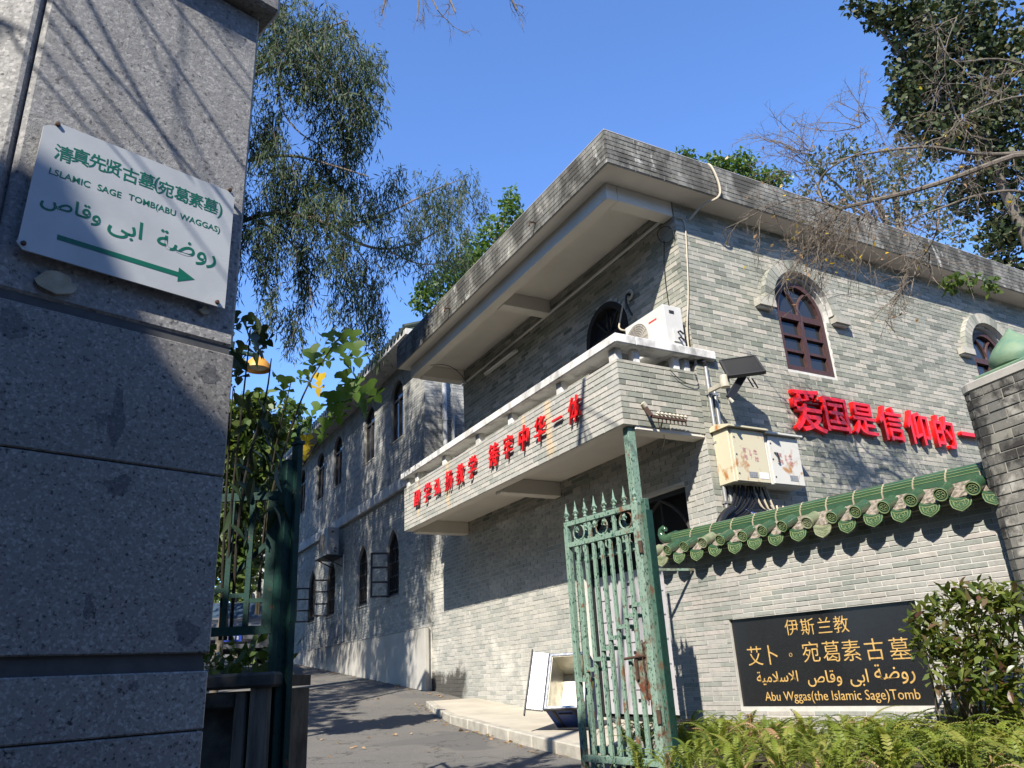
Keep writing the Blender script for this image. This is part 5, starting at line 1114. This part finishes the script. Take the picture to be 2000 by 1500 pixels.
# further crown out of view to the left and above: it throws the streaked shade on the annex
PP = []
for _ in range(120):
    tY, tz, x = rng.uniform(15.4, 29), rng.uniform(-.5, 7.6), rng.uniform(-3.6, .7); m_ = 42
    T = np.stack([np.full(m_, 6.1), tY + rng.normal(size=m_)*.30, tz + rng.normal(size=m_)*.9], 1); k = (6.1 - x + rng.normal(size=m_)*.3)/1.17
    PP.append(T + k[:, None]*np.array((-1.17, -.98, 1.30)))
PP = np.vstack(PP); cc = PP @ RM; X_ = CX + FPX*cc[:, 0]/cc[:, 2]; PP = PP[X_ < 475]
per2 = 9; k = np.tile(np.linspace(0, 1, per2), len(PP)); ln = np.repeat(rng.uniform(.8, 2.2, len(PP)), per2)
P = np.repeat(PP, per2, 0) + rng.normal(size=(len(PP)*per2, 3))*.07; P[:, 2] -= k*ln
leaf_obj('crown', leaf_mesh('crown', P, rng.normal(size=P.shape)*.35 + np.array((0, 0, -1.)), .28, .05, 'leaf_eucalypt', 'diamond', .18), eu)

def tree(name, label, base, B_, dens, L, W, m, bark, shape='oval', rd=.9, trunk_r=.18, droop=(0, 0, -.25), group=None, boughs=5, shell=.4, jit=1.0):
    t = thing(name, (base[0], base[1], gz(base[1])), label, 'tree', group)
    P = blobs(B_, dens, rd, shell); top = P.mean(0)
    limb([(base[0], base[1], gz(base[1])-.2), (base[0]*.6+top[0]*.4, base[1]*.6+top[1]*.4, top[2]*.5), tuple(top)], trunk_r, trunk_r*.35, 'trunk', bark, t, 9)
    for i in range(min(boughs, len(B_))):
        px, py, rx, ry, dep = B_[i]; c = at(px, py, dep); a = Vector(top)*.7 + Vector((base[0], base[1], top[2]*.5))*.3
        limb([a, (a+c)/2 + Vector((0, 0, .15)), c], trunk_r*.35, .015, 'bough', bark, t, 6)
    D = rng.normal(size=P.shape)*jit + np.array(droop)
    leaf_obj('crown', leaf_mesh('crown', P, D, rng.uniform(.75, 1.25, len(P))*L, rng.uniform(.75, 1.25, len(P))*W, m, shape, .2), t)
    return t
# --- ficus behind the house
tree('ficus_tree', 'bright green tree rising behind the left end of the roof', at(930, 620, 25).xy, [(995,395,26,32,25),(1005,430,24,24,25),(970,450,42,36,25),(930,500,52,45,25),(890,545,52,48,25),(850,580,40,40,25),(826,566,24,20,25),(820,592,18,24,25),(930,560,60,50,25.5),(960,520,60,50,25.5)], .075, .16, .085, 'leaf_bright', 'bark_grey', rd=1.0)
for px, py, B_ in ((1345, 330, [(1335,298,19,10,23),(1348,306,16,12,23)]), (1440, 350, [(1395,318,30,22,23),(1420,325,24,20,23),(1452,310,28,20,23),(1440,330,34,26,23),(1460,338,24,22,23)]), (1510, 370, [(1500,345,34,22,23),(1525,352,26,18,23),(1490,355,30,16,23)])):
    tree('ficus_tree', {1345: 'small bright green treetop nearest the roof corner, above the parapet', 1440: 'bright green treetop in the middle, above the roof parapet', 1510: 'bright green treetop beside the bare twigs, above the roof parapet'}[px], at(px, py+60, 24).xy, B_, .10, .13, .07, 'leaf_bright', 'bark_grey', group='treetops behind the roof parapet', boughs=2, trunk_r=.08)
# --- thin olive trees beyond the roof at the right
tree('olive_green_tree', 'airy olive-green tree behind the bare branches over the roof', at(1690, 470, 19).xy, [(1600,330,48,48,19),(1660,310,60,50,19.4),(1700,360,70,50,19),(1640,390,50,30,19),(1760,330,60,60,19.5),(1790,400,60,50,19),(1850,380,60,60,19.5),(1730,430,40,30,19),(1860,450,60,40,19),(1570,380,26,24,19),(1800,300,70,40,20)], .030, .14, .055, 'leaf_thin', 'bark_grey', shell=.5)
# --- dark broad-leaved tree top right
tree('dark_evergreen_tree', 'dense dark-leaved tree filling the top right corner', at(2080, 520, 15.5).xy, [(1675,12,34,20,15),(1715,38,34,26,15),(1760,20,60,40,15),(1800,70,70,60,15),(1860,30,80,60,15.4),(1790,140,62,50,15),(1770,200,45,50,15),(1840,160,80,80,15.4),(1800,245,60,40,15),(1930,90,90,90,15.4),(1900,230,80,70,15),(1980,200,70,110,15),(1850,280,50,30,15),(1950,320,70,60,15),(1985,420,50,80,15),(1945,470,40,50,15),(1970,520,40,30,15),(1900,380,50,50,15.6)], .058, .125, .075, 'leaf_dark', 'bark_grey', rd=1.0, shell=.45)
# --- bare tree reaching in from the right, in front of the wall
bt = thing('bare_tree', (11.2, 2.0, gz(2)), 'nearly bare tree with pale twigs hanging over the house wall at right', 'tree')
def px3(path, dep, w=.25): return [at(x, y, dep + w*math.sin(i*1.7+x*.01)) for i, (x, y) in enumerate(path)]
tw = MB(); tips = []
def twig(p, d, L, r, lev):
    pts = [p]; k = 6
    for i in range(k):
        d = (d + Vector(rng.normal(size=3))*.16 + Vector((0, 0, -.05))).normalized(); pts.append(pts[-1] + d*(L/k))
    tw.tube(pts, [r*(1-.75*i/k) for i in range(k+1)], 4, False); tips.append(pts[-1])
    if lev > 0:
        for i in range(1, k):
            for _ in range(1 if rng.random() < .85 else 2):
                dd = (d + Vector(rng.normal(size=3))*.75).normalized(); twig(pts[i], dd, L*rng.uniform(.25, .6), r*.55, lev-1)
limb([(11.2, 2.0, gz(2)-.2), (11.0, 2.4, 1.5), tuple(at(2120, 560, 9.2)), tuple(at(2060, 330, 8.8))], .16, .09, 'trunk', 'bark_grey', bt, 10)
RV = np.array((-1, 0, 0)); cr_, cdn = Vector(RM[:, 0]), Vector(RM[:, 1])
mains = [([(2060, 330), (2000, 298), (1940, 318), (1870, 345), (1790, 372), (1720, 388), (1670, 400), (1640, 408)], .036, .018), ([(1640, 408), (1612, 396), (1598, 378), (1598, 355), (1625, 322), (1700, 290)], .018, .008), ([(2000, 298), (1950, 302), (1890, 300), (1820, 285), (1760, 290), (1690, 300), (1640, 312)], .024, .008),
         ([(2060, 400), (1990, 368), (1900, 382), (1850, 402), (1800, 420), (1745, 440)], .018, .006), ([(1858, 355), (1838, 388), (1832, 412), (1834, 440), (1818, 480), (1795, 510), (1785, 540), (1778, 578)], .014, .006), ([(1815, 492), (1815, 520), (1822, 545), (1845, 565)], .008, .004), ([(2050, 150), (1960, 110), (1870, 124), (1850, 110), (1830, 60)], .014, .005), ([(2060, 180), (1970, 190), (1900, 215), (1850, 260), (1820, 285)], .014, .005), ([(1930, 320), (1880, 260), (1850, 180), (1842, 100), (1870, 30)], .010, .004), ([(1640, 408), (1570, 385), (1545, 388), (1500, 405), (1440, 435)], .009, .003), ([(1690, 402), (1640, 440), (1600, 480), (1560, 505), (1520, 470)], .008, .003)]
for path, r0, r1 in mains:
    P = px3(path, 8.6, .12); limb(P, r0, r1, 'branch', 'bark_grey', bt)
    for a, b_ in zip(P[:-1], P[1:]):
        for _ in range(3):
            if rng.random() < .42:
                t = rng.random(); p = a.lerp(b_, t); d = (cr_*rng.uniform(-1.2, .2) + cdn*rng.uniform(-.9, 1.2) + Vector(rng.normal(size=3))*.25).normalized()
                twig(p, d, rng.uniform(.35, 1.0), .006, 2)
for (x0, y0, n_) in ((1640, 420, 12), (1600, 430, 10), (1580, 300, 7), (1690, 240, 8), (1560, 330, 6), (1780, 540, 7), (1700, 410, 8), (1800, 330, 6)):
    for _ in range(n_):
        d = (cr_*rng.uniform(-1.1, .1) + cdn*(rng.uniform(.1, 1.1) if y0 > 400 else rng.uniform(-1.1, .3))).normalized(); twig(at(x0+rng.uniform(-20, 20), y0+rng.uniform(-12, 12), 8.6), d, rng.uniform(.4, .85), .0055, 2)
tw.build('twigs', 'twig', bt)['kind'] = 'stuff'
tp = np.array([tuple(t) for t in tips]); sel = rng.choice(len(tp), 150, replace=False)
leaf_obj('dry_leaves', leaf_mesh('dry_leaves', tp[sel[:90]], rng.normal(size=(90, 3)) + np.array((0, 0, -.8)), .05, .03, 'leaf_dry', 'oval', .5), bt)['kind'] = 'stuff'
leaf_obj('yellow_leaves', leaf_mesh('yellow_leaves', tp[sel[90:]], rng.normal(size=(60, 3)) + np.array((0, 0, -.8)), .055, .032, 'leaf_yellow', 'oval', .4), bt)['kind'] = 'stuff'
Pq = blobs([(1860,548,22,16,8.6),(1890,545,18,22,8.6),(1935,555,16,24,8.6),(1850,562,18,10,8.6)], .035); leaf_obj('green_leaves', leaf_mesh('green_leaves', Pq, rng.normal(size=Pq.shape)+np.array((0,0,-.6)), .075, .045, 'leaf_mid', 'oval', .3), bt)['kind'] = 'stuff'

# --- leafless tree at the left: twigs cross the top of the picture and shade the pillar
bl = thing('bare_tree', (-4.2, .4, gz(.4)), 'leafless twigs hanging into the top edge above the sky', 'tree')
limb([(-4.2, .4, gz(.4)-.2), (-4.0, .6, 2), (-3.4, 1.0, 4.2), (-2.4, 1.8, 5.6), (-.5, 3.2, 6.8), (1.6, 4.2, 7.1)], .15, .03, 'trunk', 'bark_grey', bt if False else bl, 9)
tw = MB(); tips = []
for path in ([(830, -30), (855, 20), (885, 60)], [(870, -20), (890, 25)], [(990, -20), (1010, 20)], [(760, -30), (745, 30)], [(820, -20), (815, 40)]):
    P = px3(path, 6.2, .05); P = [Vector((1.4, 4.2, 7.0))] + P; limb(P[:3], .010, .006, 'branch', 'twig', bl, 5); twig(P[-2], (P[-1]-P[-2]).normalized(), .32, .004, 2)
for i in range(4):
    h = rng.uniform(1.6, 3.6); tgt = FQ.p(rng.uniform(-.55, .3), rng.uniform(1.2, 2.4)); p = tgt + TO_SUN*h*1.2
    d = Vector((rng.uniform(-.3, .3), rng.uniform(-.3, .3), -1)).normalized(); twig(p + Vector((0, 0, .7)), (d + FQ.u*rng.uniform(.1, .5)).normalized(), rng.uniform(1.0, 1.8), rng.uniform(.003, .006), 0)
for (xa, ya), (xb, yb), r_ in (((170, -10), (345, 305), .009), ((250, -20), (480, 332), .008), ((330, -10), (503, 205), .007), ((395, 20), (508, 175), .005), ((125, 10), (205, 130), .006), ((85, 150), (245, 335), .006), ((150, 110), (310, 310), .006), ((285, 60), (420, 350), .004)):
    A1_, B1_ = onN(xa, ya, FQ.p(0, 0), FQ.n), onN(xb, yb, FQ.p(0, 0), FQ.n); a = A1_ + TO_SUN*2.5; b_ = B1_ + TO_SUN*2.2; e_ = (a-b_)
    limb([a + e_*.9 + Z*.1, a + e_*.3, a*.5+b_*.5 + Vector(rng.normal(size=3))*.012, b_, b_ - e_*.3], r_*1.2, r_*.5, 'branch', 'twig', bl, 5)
for i in range(2):
    a = Vector((-3.4, 1.0, 4.2)); b_ = FQ.p(rng.uniform(-.5, .2), 1.7) + TO_SUN*rng.uniform(2.2, 4.4); limb([a, (a+b_)/2 + Z*.4, b_, b_ + FQ.u*.6 - Z*.6], .012, .004, 'branch', 'bark_grey', bl, 6)
tw.build('twigs', 'twig', bl)['kind'] = 'stuff'

# --- unseen leafy tree added behind the viewer to shade pillar foot and lane
stt = thing('unseen_shade_tree', (-5.4, -2.2, gz(-2.2)), 'unseen leafy tree added on the street side to shade the pillar', 'tree')
limb([(-5.4, -2.2, gz(-2)-.2), (-5.3, -2.1, 1.5), (-4.9, -1.7, 3.6), (-4.6, -1.4, 5)], .24, .08, 'trunk', 'bark_grey', stt, 10)
PP = []
for x, y, z, r in ((-4.6, -1.4, 4.3, 1.15), (-4.0, -2.1, 4.2, 1.15), (-4.4, -1.8, 3.2, 1.2), (-5.2, -.8, 4.3, 1.2), (-5.7, -.35, 6.4, 1.1), (-6.3, .4, 6.6, 1.25), (-6.2, .3, 5.2, 1.2), (-6.9, 1.0, 6.0, 1.2), (-3.6, .25, 6.8, .75), (-4.85, -1.1, 5.05, 1.1), (-4.3, -1.75, 5.05, 1.1)):
    m_ = int(620*r*r); PP.append(unit(rng.normal(size=(m_, 3)))*(rng.random((m_, 1))**.45)*np.array((r, r, r*.95)) + np.array((x, y, z)))
PP = np.vstack(PP); leaf_obj('crown', leaf_mesh('crown', PP, rng.normal(size=PP.shape) + np.array((0, 0, -.3)), .30, .19, 'leaf_mid', 'oval', .2), stt)

# --- paper mulberry shoots above the planter, each lobed leaf its own piece
def lobed(sc_=1.0):
    h = [(0, 0), (.10, -.04), (.26, -.05), (.42, .06), (.44, .20), (.27, .25), (.13, .33), (.22, .43), (.40, .50), (.47, .64), (.33, .66), (.12, .62), (.19, .74), (.12, .88), (0, 1.0)]
    P = h + [(-a, b) for a, b in h[-2:0:-1]]; b = MB(); b.v = [(a*sc_, y*sc_, (abs(a)*.25 - .22*y*y)*sc_) for a, y in P]; k = len(P); half = len(h)
    b.v.append((0, .30*sc_, -.02*sc_)); b.v.append((0, .62*sc_, -.09*sc_))
    c1_, c2_ = k, k+1
    for i in range(k):
        j = (i+1) % k; yy = (P[i][1]+P[j][1])/2; b.f.append((i, j, c1_ if yy < .48 else c2_)); b.r.append(0)
    for i in range(half-1):
        if P[i][1] < .48 <= P[i+1][1] or P[i+1][1] < .48 <= P[i][1]: pass
    b.f += [(c1_, 7, c2_)] + [(c1_, c2_, k-7)]; b.r += [0, 0]
    return b
def leaf_piece(me, P, d, up, parent, s=1.0):
    d = Vector(d).normalized(); up = Vector(up); x = d.cross(up).normalized(); z = x.cross(d)
    o = bpy.data.objects.new('leaf', me); col.objects.link(o); put(o, parent)
    Mx = Matrix([[x.x, d.x, z.x, 0], [x.y, d.y, z.y, 0], [x.z, d.z, z.z, 0], [0, 0, 0, 1]]).to_3x3().to_4x4() @ Matrix.Scale(s, 4); Mx.translation = Vector(P); o.matrix_basis = Mx
    return o
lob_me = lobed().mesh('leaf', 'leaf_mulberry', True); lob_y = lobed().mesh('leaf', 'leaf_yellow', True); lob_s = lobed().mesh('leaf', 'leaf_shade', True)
mu = thing('paper_mulberry_sapling', at(520, 1200, 5.4), 'slender sapling with large lobed yellow-green leaves beside the pillar', 'sapling')
for path, r in (([(500, 1200), (520, 1000), (560, 860), (595, 760), (640, 690), (670, 650)], .010), ([(505, 1200), (515, 1010), (600, 900), (660, 800), (700, 760)], .009), ([(500, 1200), (522, 960), (545, 840), (570, 740)], .007)):
    limb(px3(path, 5.4, .08), r, .003, 'stem', 'stem_green', mu, 6)
ml = [(640,690,.15),(600,690,.17),(665,660,.14),(690,655,.15),(640,660,.14),(655,690,.17),(690,680,.19),(675,720,.18),(605,700,.15),(600,732,.14),(585,735,.10),(560,745,.16),(625,740,.17),(665,735,.15),(625,800,.17),(640,775,.15),(670,765,.17),(690,750,.18),(720,760,.17),(700,775,.16),(670,780,.18),(655,800,.15),(640,830,.18),(675,800,.19),(650,775,.14),(610,830,.15),(700,795,.15),(530,735,.12)]
for i, (x, y, s_) in enumerate(ml):
    P = at(x+random.uniform(-5, 5), y-10, 5.4 + random.uniform(-.15, .15)); d = cr_*random.uniform(-.8, .9) + cdn*random.uniform(.35, .9) + Vector((0, 0, -.2)) + Vector(RM[:, 2])*random.uniform(-.5, .3)
    leaf_piece(lob_y if i in (12,) else lob_me, P, d, Vector(RM[:, 2])*-.55 + Z*.8 + Vector(rng.normal(size=3))*.25, mu, s_*.98)
for (x, y) in ((598, 850), (592, 870)): leaf_piece(lob_y, at(x, y, 5.4), cdn + cr_*random.uniform(-.3, .3), Vector(RM[:, 2])*-1, mu, .12)
# --- dark-leaved shrub in shade behind the pillar
ds = thing('dark_shrub', at(460, 1200, 5.0), 'shaded dark-leaved shrub squeezed between granite pillar and fence', 'shrub')
for path in ([(440, 1250), (450, 1000), (470, 820), (490, 640)], [(450, 1250), (470, 950), (520, 780), (530, 700)], [(430, 1250), (440, 980), (455, 760)]): limb(px3(path, 4.9, .05), .012, .003, 'stem', 'bark_dark', ds, 6)
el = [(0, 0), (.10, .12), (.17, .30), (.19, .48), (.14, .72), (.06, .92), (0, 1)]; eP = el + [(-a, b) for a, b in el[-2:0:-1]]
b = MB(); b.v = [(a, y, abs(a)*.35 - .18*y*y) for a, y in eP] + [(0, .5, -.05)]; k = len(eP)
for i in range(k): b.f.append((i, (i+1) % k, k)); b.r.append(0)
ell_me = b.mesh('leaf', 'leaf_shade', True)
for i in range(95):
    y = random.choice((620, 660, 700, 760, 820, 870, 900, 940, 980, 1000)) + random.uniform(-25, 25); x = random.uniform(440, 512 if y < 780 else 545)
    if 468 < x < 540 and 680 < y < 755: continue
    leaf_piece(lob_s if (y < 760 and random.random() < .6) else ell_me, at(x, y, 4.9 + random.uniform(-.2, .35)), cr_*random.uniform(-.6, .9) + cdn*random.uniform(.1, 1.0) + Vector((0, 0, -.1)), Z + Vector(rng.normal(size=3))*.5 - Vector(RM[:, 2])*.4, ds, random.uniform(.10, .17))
# --- mid-green trees up the lane seen past the fence
tree('garden_tree', 'sunlit green tree close behind the left fence panel', at(420, 1250, 9).xy, [(450,820,45,45,9),(500,800,40,40,9),(480,880,60,50,9),(530,850,34,34,9.2),(450,960,45,60,9),(500,980,45,55,9),(440,1060,35,60,9),(480,1100,30,60,9),(510,900,40,40,9)], .055, .11, .06, 'leaf_mid', 'bark_grey', boughs=4, trunk_r=.06)
tree('lane_tree', 'round green tree up the lane in front of the pale distant building', at(565, 1000, 34).xy, [(565,800,28,26,34),(545,850,36,40,34),(590,850,34,34,34),(560,900,46,40,34),(530,920,40,50,34),(500,930,40,60,34),(520,1000,40,60,34)], .10, .26, .16, 'leaf_mid', 'bark_grey', boughs=3, trunk_r=.15)
tree('lane_tree', 'leafy background tree low behind the fence bars', at(470, 1200, 22).xy, [(430,1000,60,70,22),(480,1040,60,70,22),(420,1100,40,40,22),(500,940,50,50,22),(430,1140,70,50,28),(450,1190,70,50,30),(500,1150,60,60,30),(420,1240,50,40,26)], .05, .22, .13, 'leaf_mid', 'bark_grey', boughs=3, trunk_r=.10)
for i, (x, y, z, r) in enumerate(((-5.6, 8.0, 5.6, 3.4), (-7.2, 12.5, 6.2, 3.8), (-5.8, 17.0, 6.6, 3.5), (-6.2, 22.0, 7.0, 3.6), (-4.2, 27.5, 7.2, 3.4), (-9.5, 4.5, 5.4, 3.2))):  # out-of-view crowns added to hold back skylight from the left
    gt = thing('garden_tree', (x, y, gz(y)), ('unseen dense garden tree added left of the lane to block skylight, ' + ('nearest the planter', 'second from the planter', 'third from the planter', 'fourth from the planter', 'farthest up the lane', 'nearest the street')[i]), 'tree', 'unseen garden trees added to block skylight')
    limb([(x, y, gz(y)-.2), (x+.1, y, z*.5), (x, y+.1, z)], .2, .07, 'trunk', 'bark_grey', gt, 8); m_ = 4200
    Pg = unit(rng.normal(size=(m_, 3)))*(rng.random((m_, 1))**.4)*np.array((r, r, r*1.15)) + np.array((x, y, z)); Xg = CX + FPX*(Pg @ RM)[:, 0]/(Pg @ RM)[:, 2]; Pg = Pg[(Xg < 440) | ((Pg @ RM)[:, 2] < 0)]
    leaf_obj('crown', leaf_mesh('crown', Pg, rng.normal(size=Pg.shape), .34, .2, 'leaf_mid', 'oval', .2), gt)
# low plants in the planter
pp = thing('planter_plants', PA + px_*.6 + pb*.5 + Z*.09, 'low leafy plants and litter growing in the stone planter', 'plants')
Pq = np.array([tuple(PA + px_*random.uniform(.05, 1.7) + pb*random.uniform(.15, .9) + Z*random.uniform(.09, .30)) for _ in range(420)])
leaf_obj('foliage', leaf_mesh('foliage', Pq, rng.normal(size=Pq.shape) + np.array((0, -.3, .2)), rng.uniform(.05, .12, 420), rng.uniform(.03, .06, 420), 'leaf_mid', 'oval', .3), pp)['kind'] = 'stuff'

# --- shrub in front of the name stone, ferns along the foot of the wall
shb = thing('leafy_shrub', FG.p(2.75, -.9, .42), 'leafy shrub with reddish young shoots partly covering the black name stone', 'shrub')
SB = [(1815,1215,52,42,5.0),(1870,1180,60,42,5.0),(1935,1170,60,38,4.9),(1985,1200,50,60,4.8),(1840,1265,62,48,4.9),(1905,1245,70,60,4.9),(1970,1290,60,70,4.8),(1880,1320,75,50,4.8),(1960,1370,60,50,4.7),(1800,1265,30,24,5.0),(1785,1225,24,16,5.0)]
Pq = blobs(SB, .0145, .8, .6); Dq = rng.normal(size=Pq.shape)*.8 + np.array((-.25, -.3, .55))
for i in range(0, 60):
    j = rng.integers(len(Pq)); a = FG.p(2.75 + random.uniform(-.12, .25), -.85, .42 + random.uniform(-.1, .1)); c_ = Vector(Pq[j]); limb([a, a.lerp(c_, .5) + Vector((0, 0, .1)), c_], .008, .002, 'stem', 'twig', shb, 4)
ov = MB(); el2 = [(0, 0), (.16, .2), (.22, .45), (.17, .72), (.06, .94), (0, 1)]; eP2 = el2 + [(-a, b_) for a, b_ in el2[-2:0:-1]]
ov.v = [(a, y, abs(a)*.5 - .15*y*y) for a, y in eP2] + [(0, .5, -.04)]; k = len(eP2)
for i in range(k): ov.f.append((i, (i+1) % k, k)); ov.r.append(0)
ov_me = ov.mesh('leaf', 'leaf_shrub', True); idx = rng.permutation(len(Pq))
for j in idx[:300]: leaf_piece(ov_me, Pq[j], Dq[j], Z + Vector(rng.normal(size=3))*.4, shb, random.uniform(.055, .095))
leaf_obj('foliage', leaf_mesh('foliage', Pq[idx[300:]], Dq[idx[300:]], rng.uniform(.05, .09, len(Pq)-300), rng.uniform(.026, .042, len(Pq)-300), 'leaf_shrub', 'oval', .2, up=np.array((0, 0, 1.0))), shb)['kind'] = 'stuff'
def frond(Lf, arch_, npin, w_):
    b = MB(); pts = []; 
    for i in range(npin+1):
        t = i/npin; pts.append(Vector((0, Lf*(t - .10*t*t), Lf*arch_*(1.9*t - 2.0*t*t))))
    b.tube(pts[::4], [.003*(1-.7*i/ max(1, len(pts[::4])-1)) for i in range(len(pts[::4]))], 3, False)
    for i in range(1, npin):
        t = i/npin; ww = w_*(math.sin(math.pi*min(1, t*1.15+.12))**.7)*(1-.45*t) + .004; tn = (pts[i+1]-pts[i-1]).normalized()
        for sg_ in (-1, 1):
            d = Vector((sg_*ww, 0, 0)) + tn*ww*.28 + Vector((0, 0, -.12*ww)); p = pts[i]; h_ = tn*(Lf/npin*.42)
            b.cur = 0.0; b.add([p - h_, p + d*.55 - h_*.9 + Vector((0, 0, .006)), p + d, p + d*.55 + h_*.8 + Vector((0, 0, .006)), p + h_], [(0, 1, 2, 3, 4)])
    return b
frs = [frond(.44, .60, 26, .036).mesh('frond', 'leaf_fern'), frond(.38, .90, 24, .033).mesh('frond', 'leaf_fern'), frond(.50, .42, 30, .040).mesh('frond', 'leaf_fern'), frond(.32, 1.25, 20, .030).mesh('frond', 'leaf_fern')]
struct(MB().prism([(-.15, -1.5), (4.6, -1.5), (4.6, -.64), (-.15, -.72)], FG.p(0, 0), FG.u, Z, FG.n, .004, .80).build('flower_bed', 'soil'))
struct(MB().prism([(1.14, -1.5), (4.6, -1.5), (4.6, -.66), (1.14, -.74)], FG.p(0, 0), FG.u, Z, FG.n, .804, 2.4).build('flower_bed', 'soil'))
def fern(s, d, z, sc_, n_, label):
    P = FG.p(s, z, d); f = thing('fern', P, label, 'fern', 'ferns along the foot of the wall'); a0 = random.uniform(0, 6)
    for i in range(n_):
        a = a0 + i*2*math.pi/n_ + random.uniform(-.3, .3); o = bpy.data.objects.new('frond', random.choice(frs2) if random.random() < .05 else random.choice(frs)); col.objects.link(o); put(o, f)
        o.matrix_basis = Matrix.Translation(P + Vector((random.uniform(-.03, .03), random.uniform(-.03, .03), 0))) @ Matrix.Rotation(a, 4, 'Z') @ Matrix.Rotation(random.uniform(.15, .75), 4, 'X') @ Matrix.Scale(sc_*random.uniform(.55, 1.3), 4)
def fern_label(s, row):
    where = 'beside the gate post' if s < .65 else ('under the left half of the name stone' if s < 1.7 else ('under the right half of the name stone' if s < 2.6 else 'below the leafy shrub'))
    return 'light green sword fern ' + where + (', against the wall' if row < 2 else (', middle rows' if row < 5 else ', front rows'))
frs2 = [me.copy() for me in frs[:2]]
for me in frs2: me.materials.clear(); me.materials.append(M['leaf_dry'])
for row, d in enumerate((.12, .30, .50, .72, .95, 1.2, 1.5, 1.8)):
    s = (-.05 if d < .75 else 1.2) + .08*(row % 2)
    while s < 4.3:
        fern(s + random.uniform(-.05, .05), d + random.uniform(-.05, .05), -.68 + random.uniform(-.02, .06), random.uniform(.62, .88) if s < 2.6 else random.uniform(.85, 1.15), 13, fern_label(s, row))
        s += .165 + .028*row
# dead leaves on the lane and pavement edge
P_l = []
for _ in range(260):
    t = random.random(); i = random.choice((0, 1, 1, 2))
    if i == 0: y = random.uniform(7, 13); x = np.interp(y, [p[1] for p in pts], [p[0] for p in pts]) - abs(random.gauss(0, .10)) - .02; z = gz(y)+.004
    elif i == 1: y = random.uniform(13, 24); x = 6.0 - abs(random.gauss(0, .12)); z = gz(y)+.004
    else: y = random.uniform(6, 16); x = random.uniform(2.0, 5.0); z = gz(y)+.003
    P_l.append((x, y, z))
P_l = np.array(P_l); Dl = rng.normal(size=P_l.shape)*np.array((1, 1, .08))
dl = bpy.data.objects.new('leaf_litter', leaf_mesh('leaf_litter', P_l, Dl, rng.uniform(.04, .08, len(P_l)), rng.uniform(.02, .04, len(P_l)), 'leaf_dry', 'oval', -.15, up=np.array((0, 0, 1.))))
col.objects.link(dl); stuff(dl, 'fallen brown leaves along the lane edges', 'leaves')

# ------------------------------------------------------------------ unseen buildings added behind and beside the viewer to cut skylight
fwd = Vector((.494, .869, 0)); rgt = Vector((.869, -.494, 0)); FO = Frame((-fwd*12 + rgt*16).xy, (-rgt.x, -rgt.y))
ob = thing('skylight_blocker', FO.p(16, -1.9), 'unseen grey building added across the street to cut skylight', 'building')
MB().prism([(0, -2.2), (34, -2.2), (34, 9.2), (0, 9.2)], FO.p(0, 0), FO.u, Z, FO.n, -8, 0).build('wall', 'far_grey', ob)
MB().prism([(-.3, 9.2), (34.3, 9.2), (34.3, 9.5), (-.3, 9.5)], FO.p(0, 0), FO.u, Z, FO.n, -8.2, .3).build('roof', 'slab_concrete', ob)
for i in range(11):
    for z in (-.3, 3.0, 6.2):
        wn_ = MB().prism([(.8+3*i, z), (2.6+3*i, z), (2.6+3*i, z+1.7), (.8+3*i, z+1.7)], FO.p(0, 0), FO.u, Z, FO.n, .003, .05).build('window', 'casement_paint', ob)
        MB().prism([(.9+3*i, z+.1), (2.5+3*i, z+.1), (2.5+3*i, z+1.6), (.9+3*i, z+1.6)], FO.p(0, 0), FO.u, Z, FO.n, .052, .06).build('pane', 'glass_dark', wn_)
FO2 = Frame((rgt*15 - fwd*10).xy, (-fwd.x, -fwd.y)); FO2 = Frame((rgt*16 + fwd*2).xy, (-fwd.x, -fwd.y))
ob2 = thing('skylight_blocker', FO2.p(6, -1.6), 'unseen grey building added on the right to cut skylight', 'building')
MB().prism([(0, -2.2), (13, -2.2), (13, 9.0), (0, 9.0)], FO2.p(0, 0), FO2.u, Z, FO2.n, -6, 0).build('wall', 'far_grey', ob2)
MB().prism([(-.3, 9.0), (13.3, 9.0), (13.3, 9.3), (-.3, 9.3)], FO2.p(0, 0), FO2.u, Z, FO2.n, -6.2, .3).build('roof', 'slab_concrete', ob2)
for i in range(4):
    wn_ = MB().prism([(.8+3*i, .6), (2.6+3*i, .6), (2.6+3*i, 2.3), (.8+3*i, 2.3)], FO2.p(0, 0), FO2.u, Z, FO2.n, .003, .05).build('window', 'casement_paint', ob2)
    MB().prism([(.9+3*i, .7), (2.5+3*i, .7), (2.5+3*i, 2.2), (.9+3*i, 2.2)], FO2.p(0, 0), FO2.u, Z, FO2.n, .052, .06).build('pane', 'glass_dark', wn_)
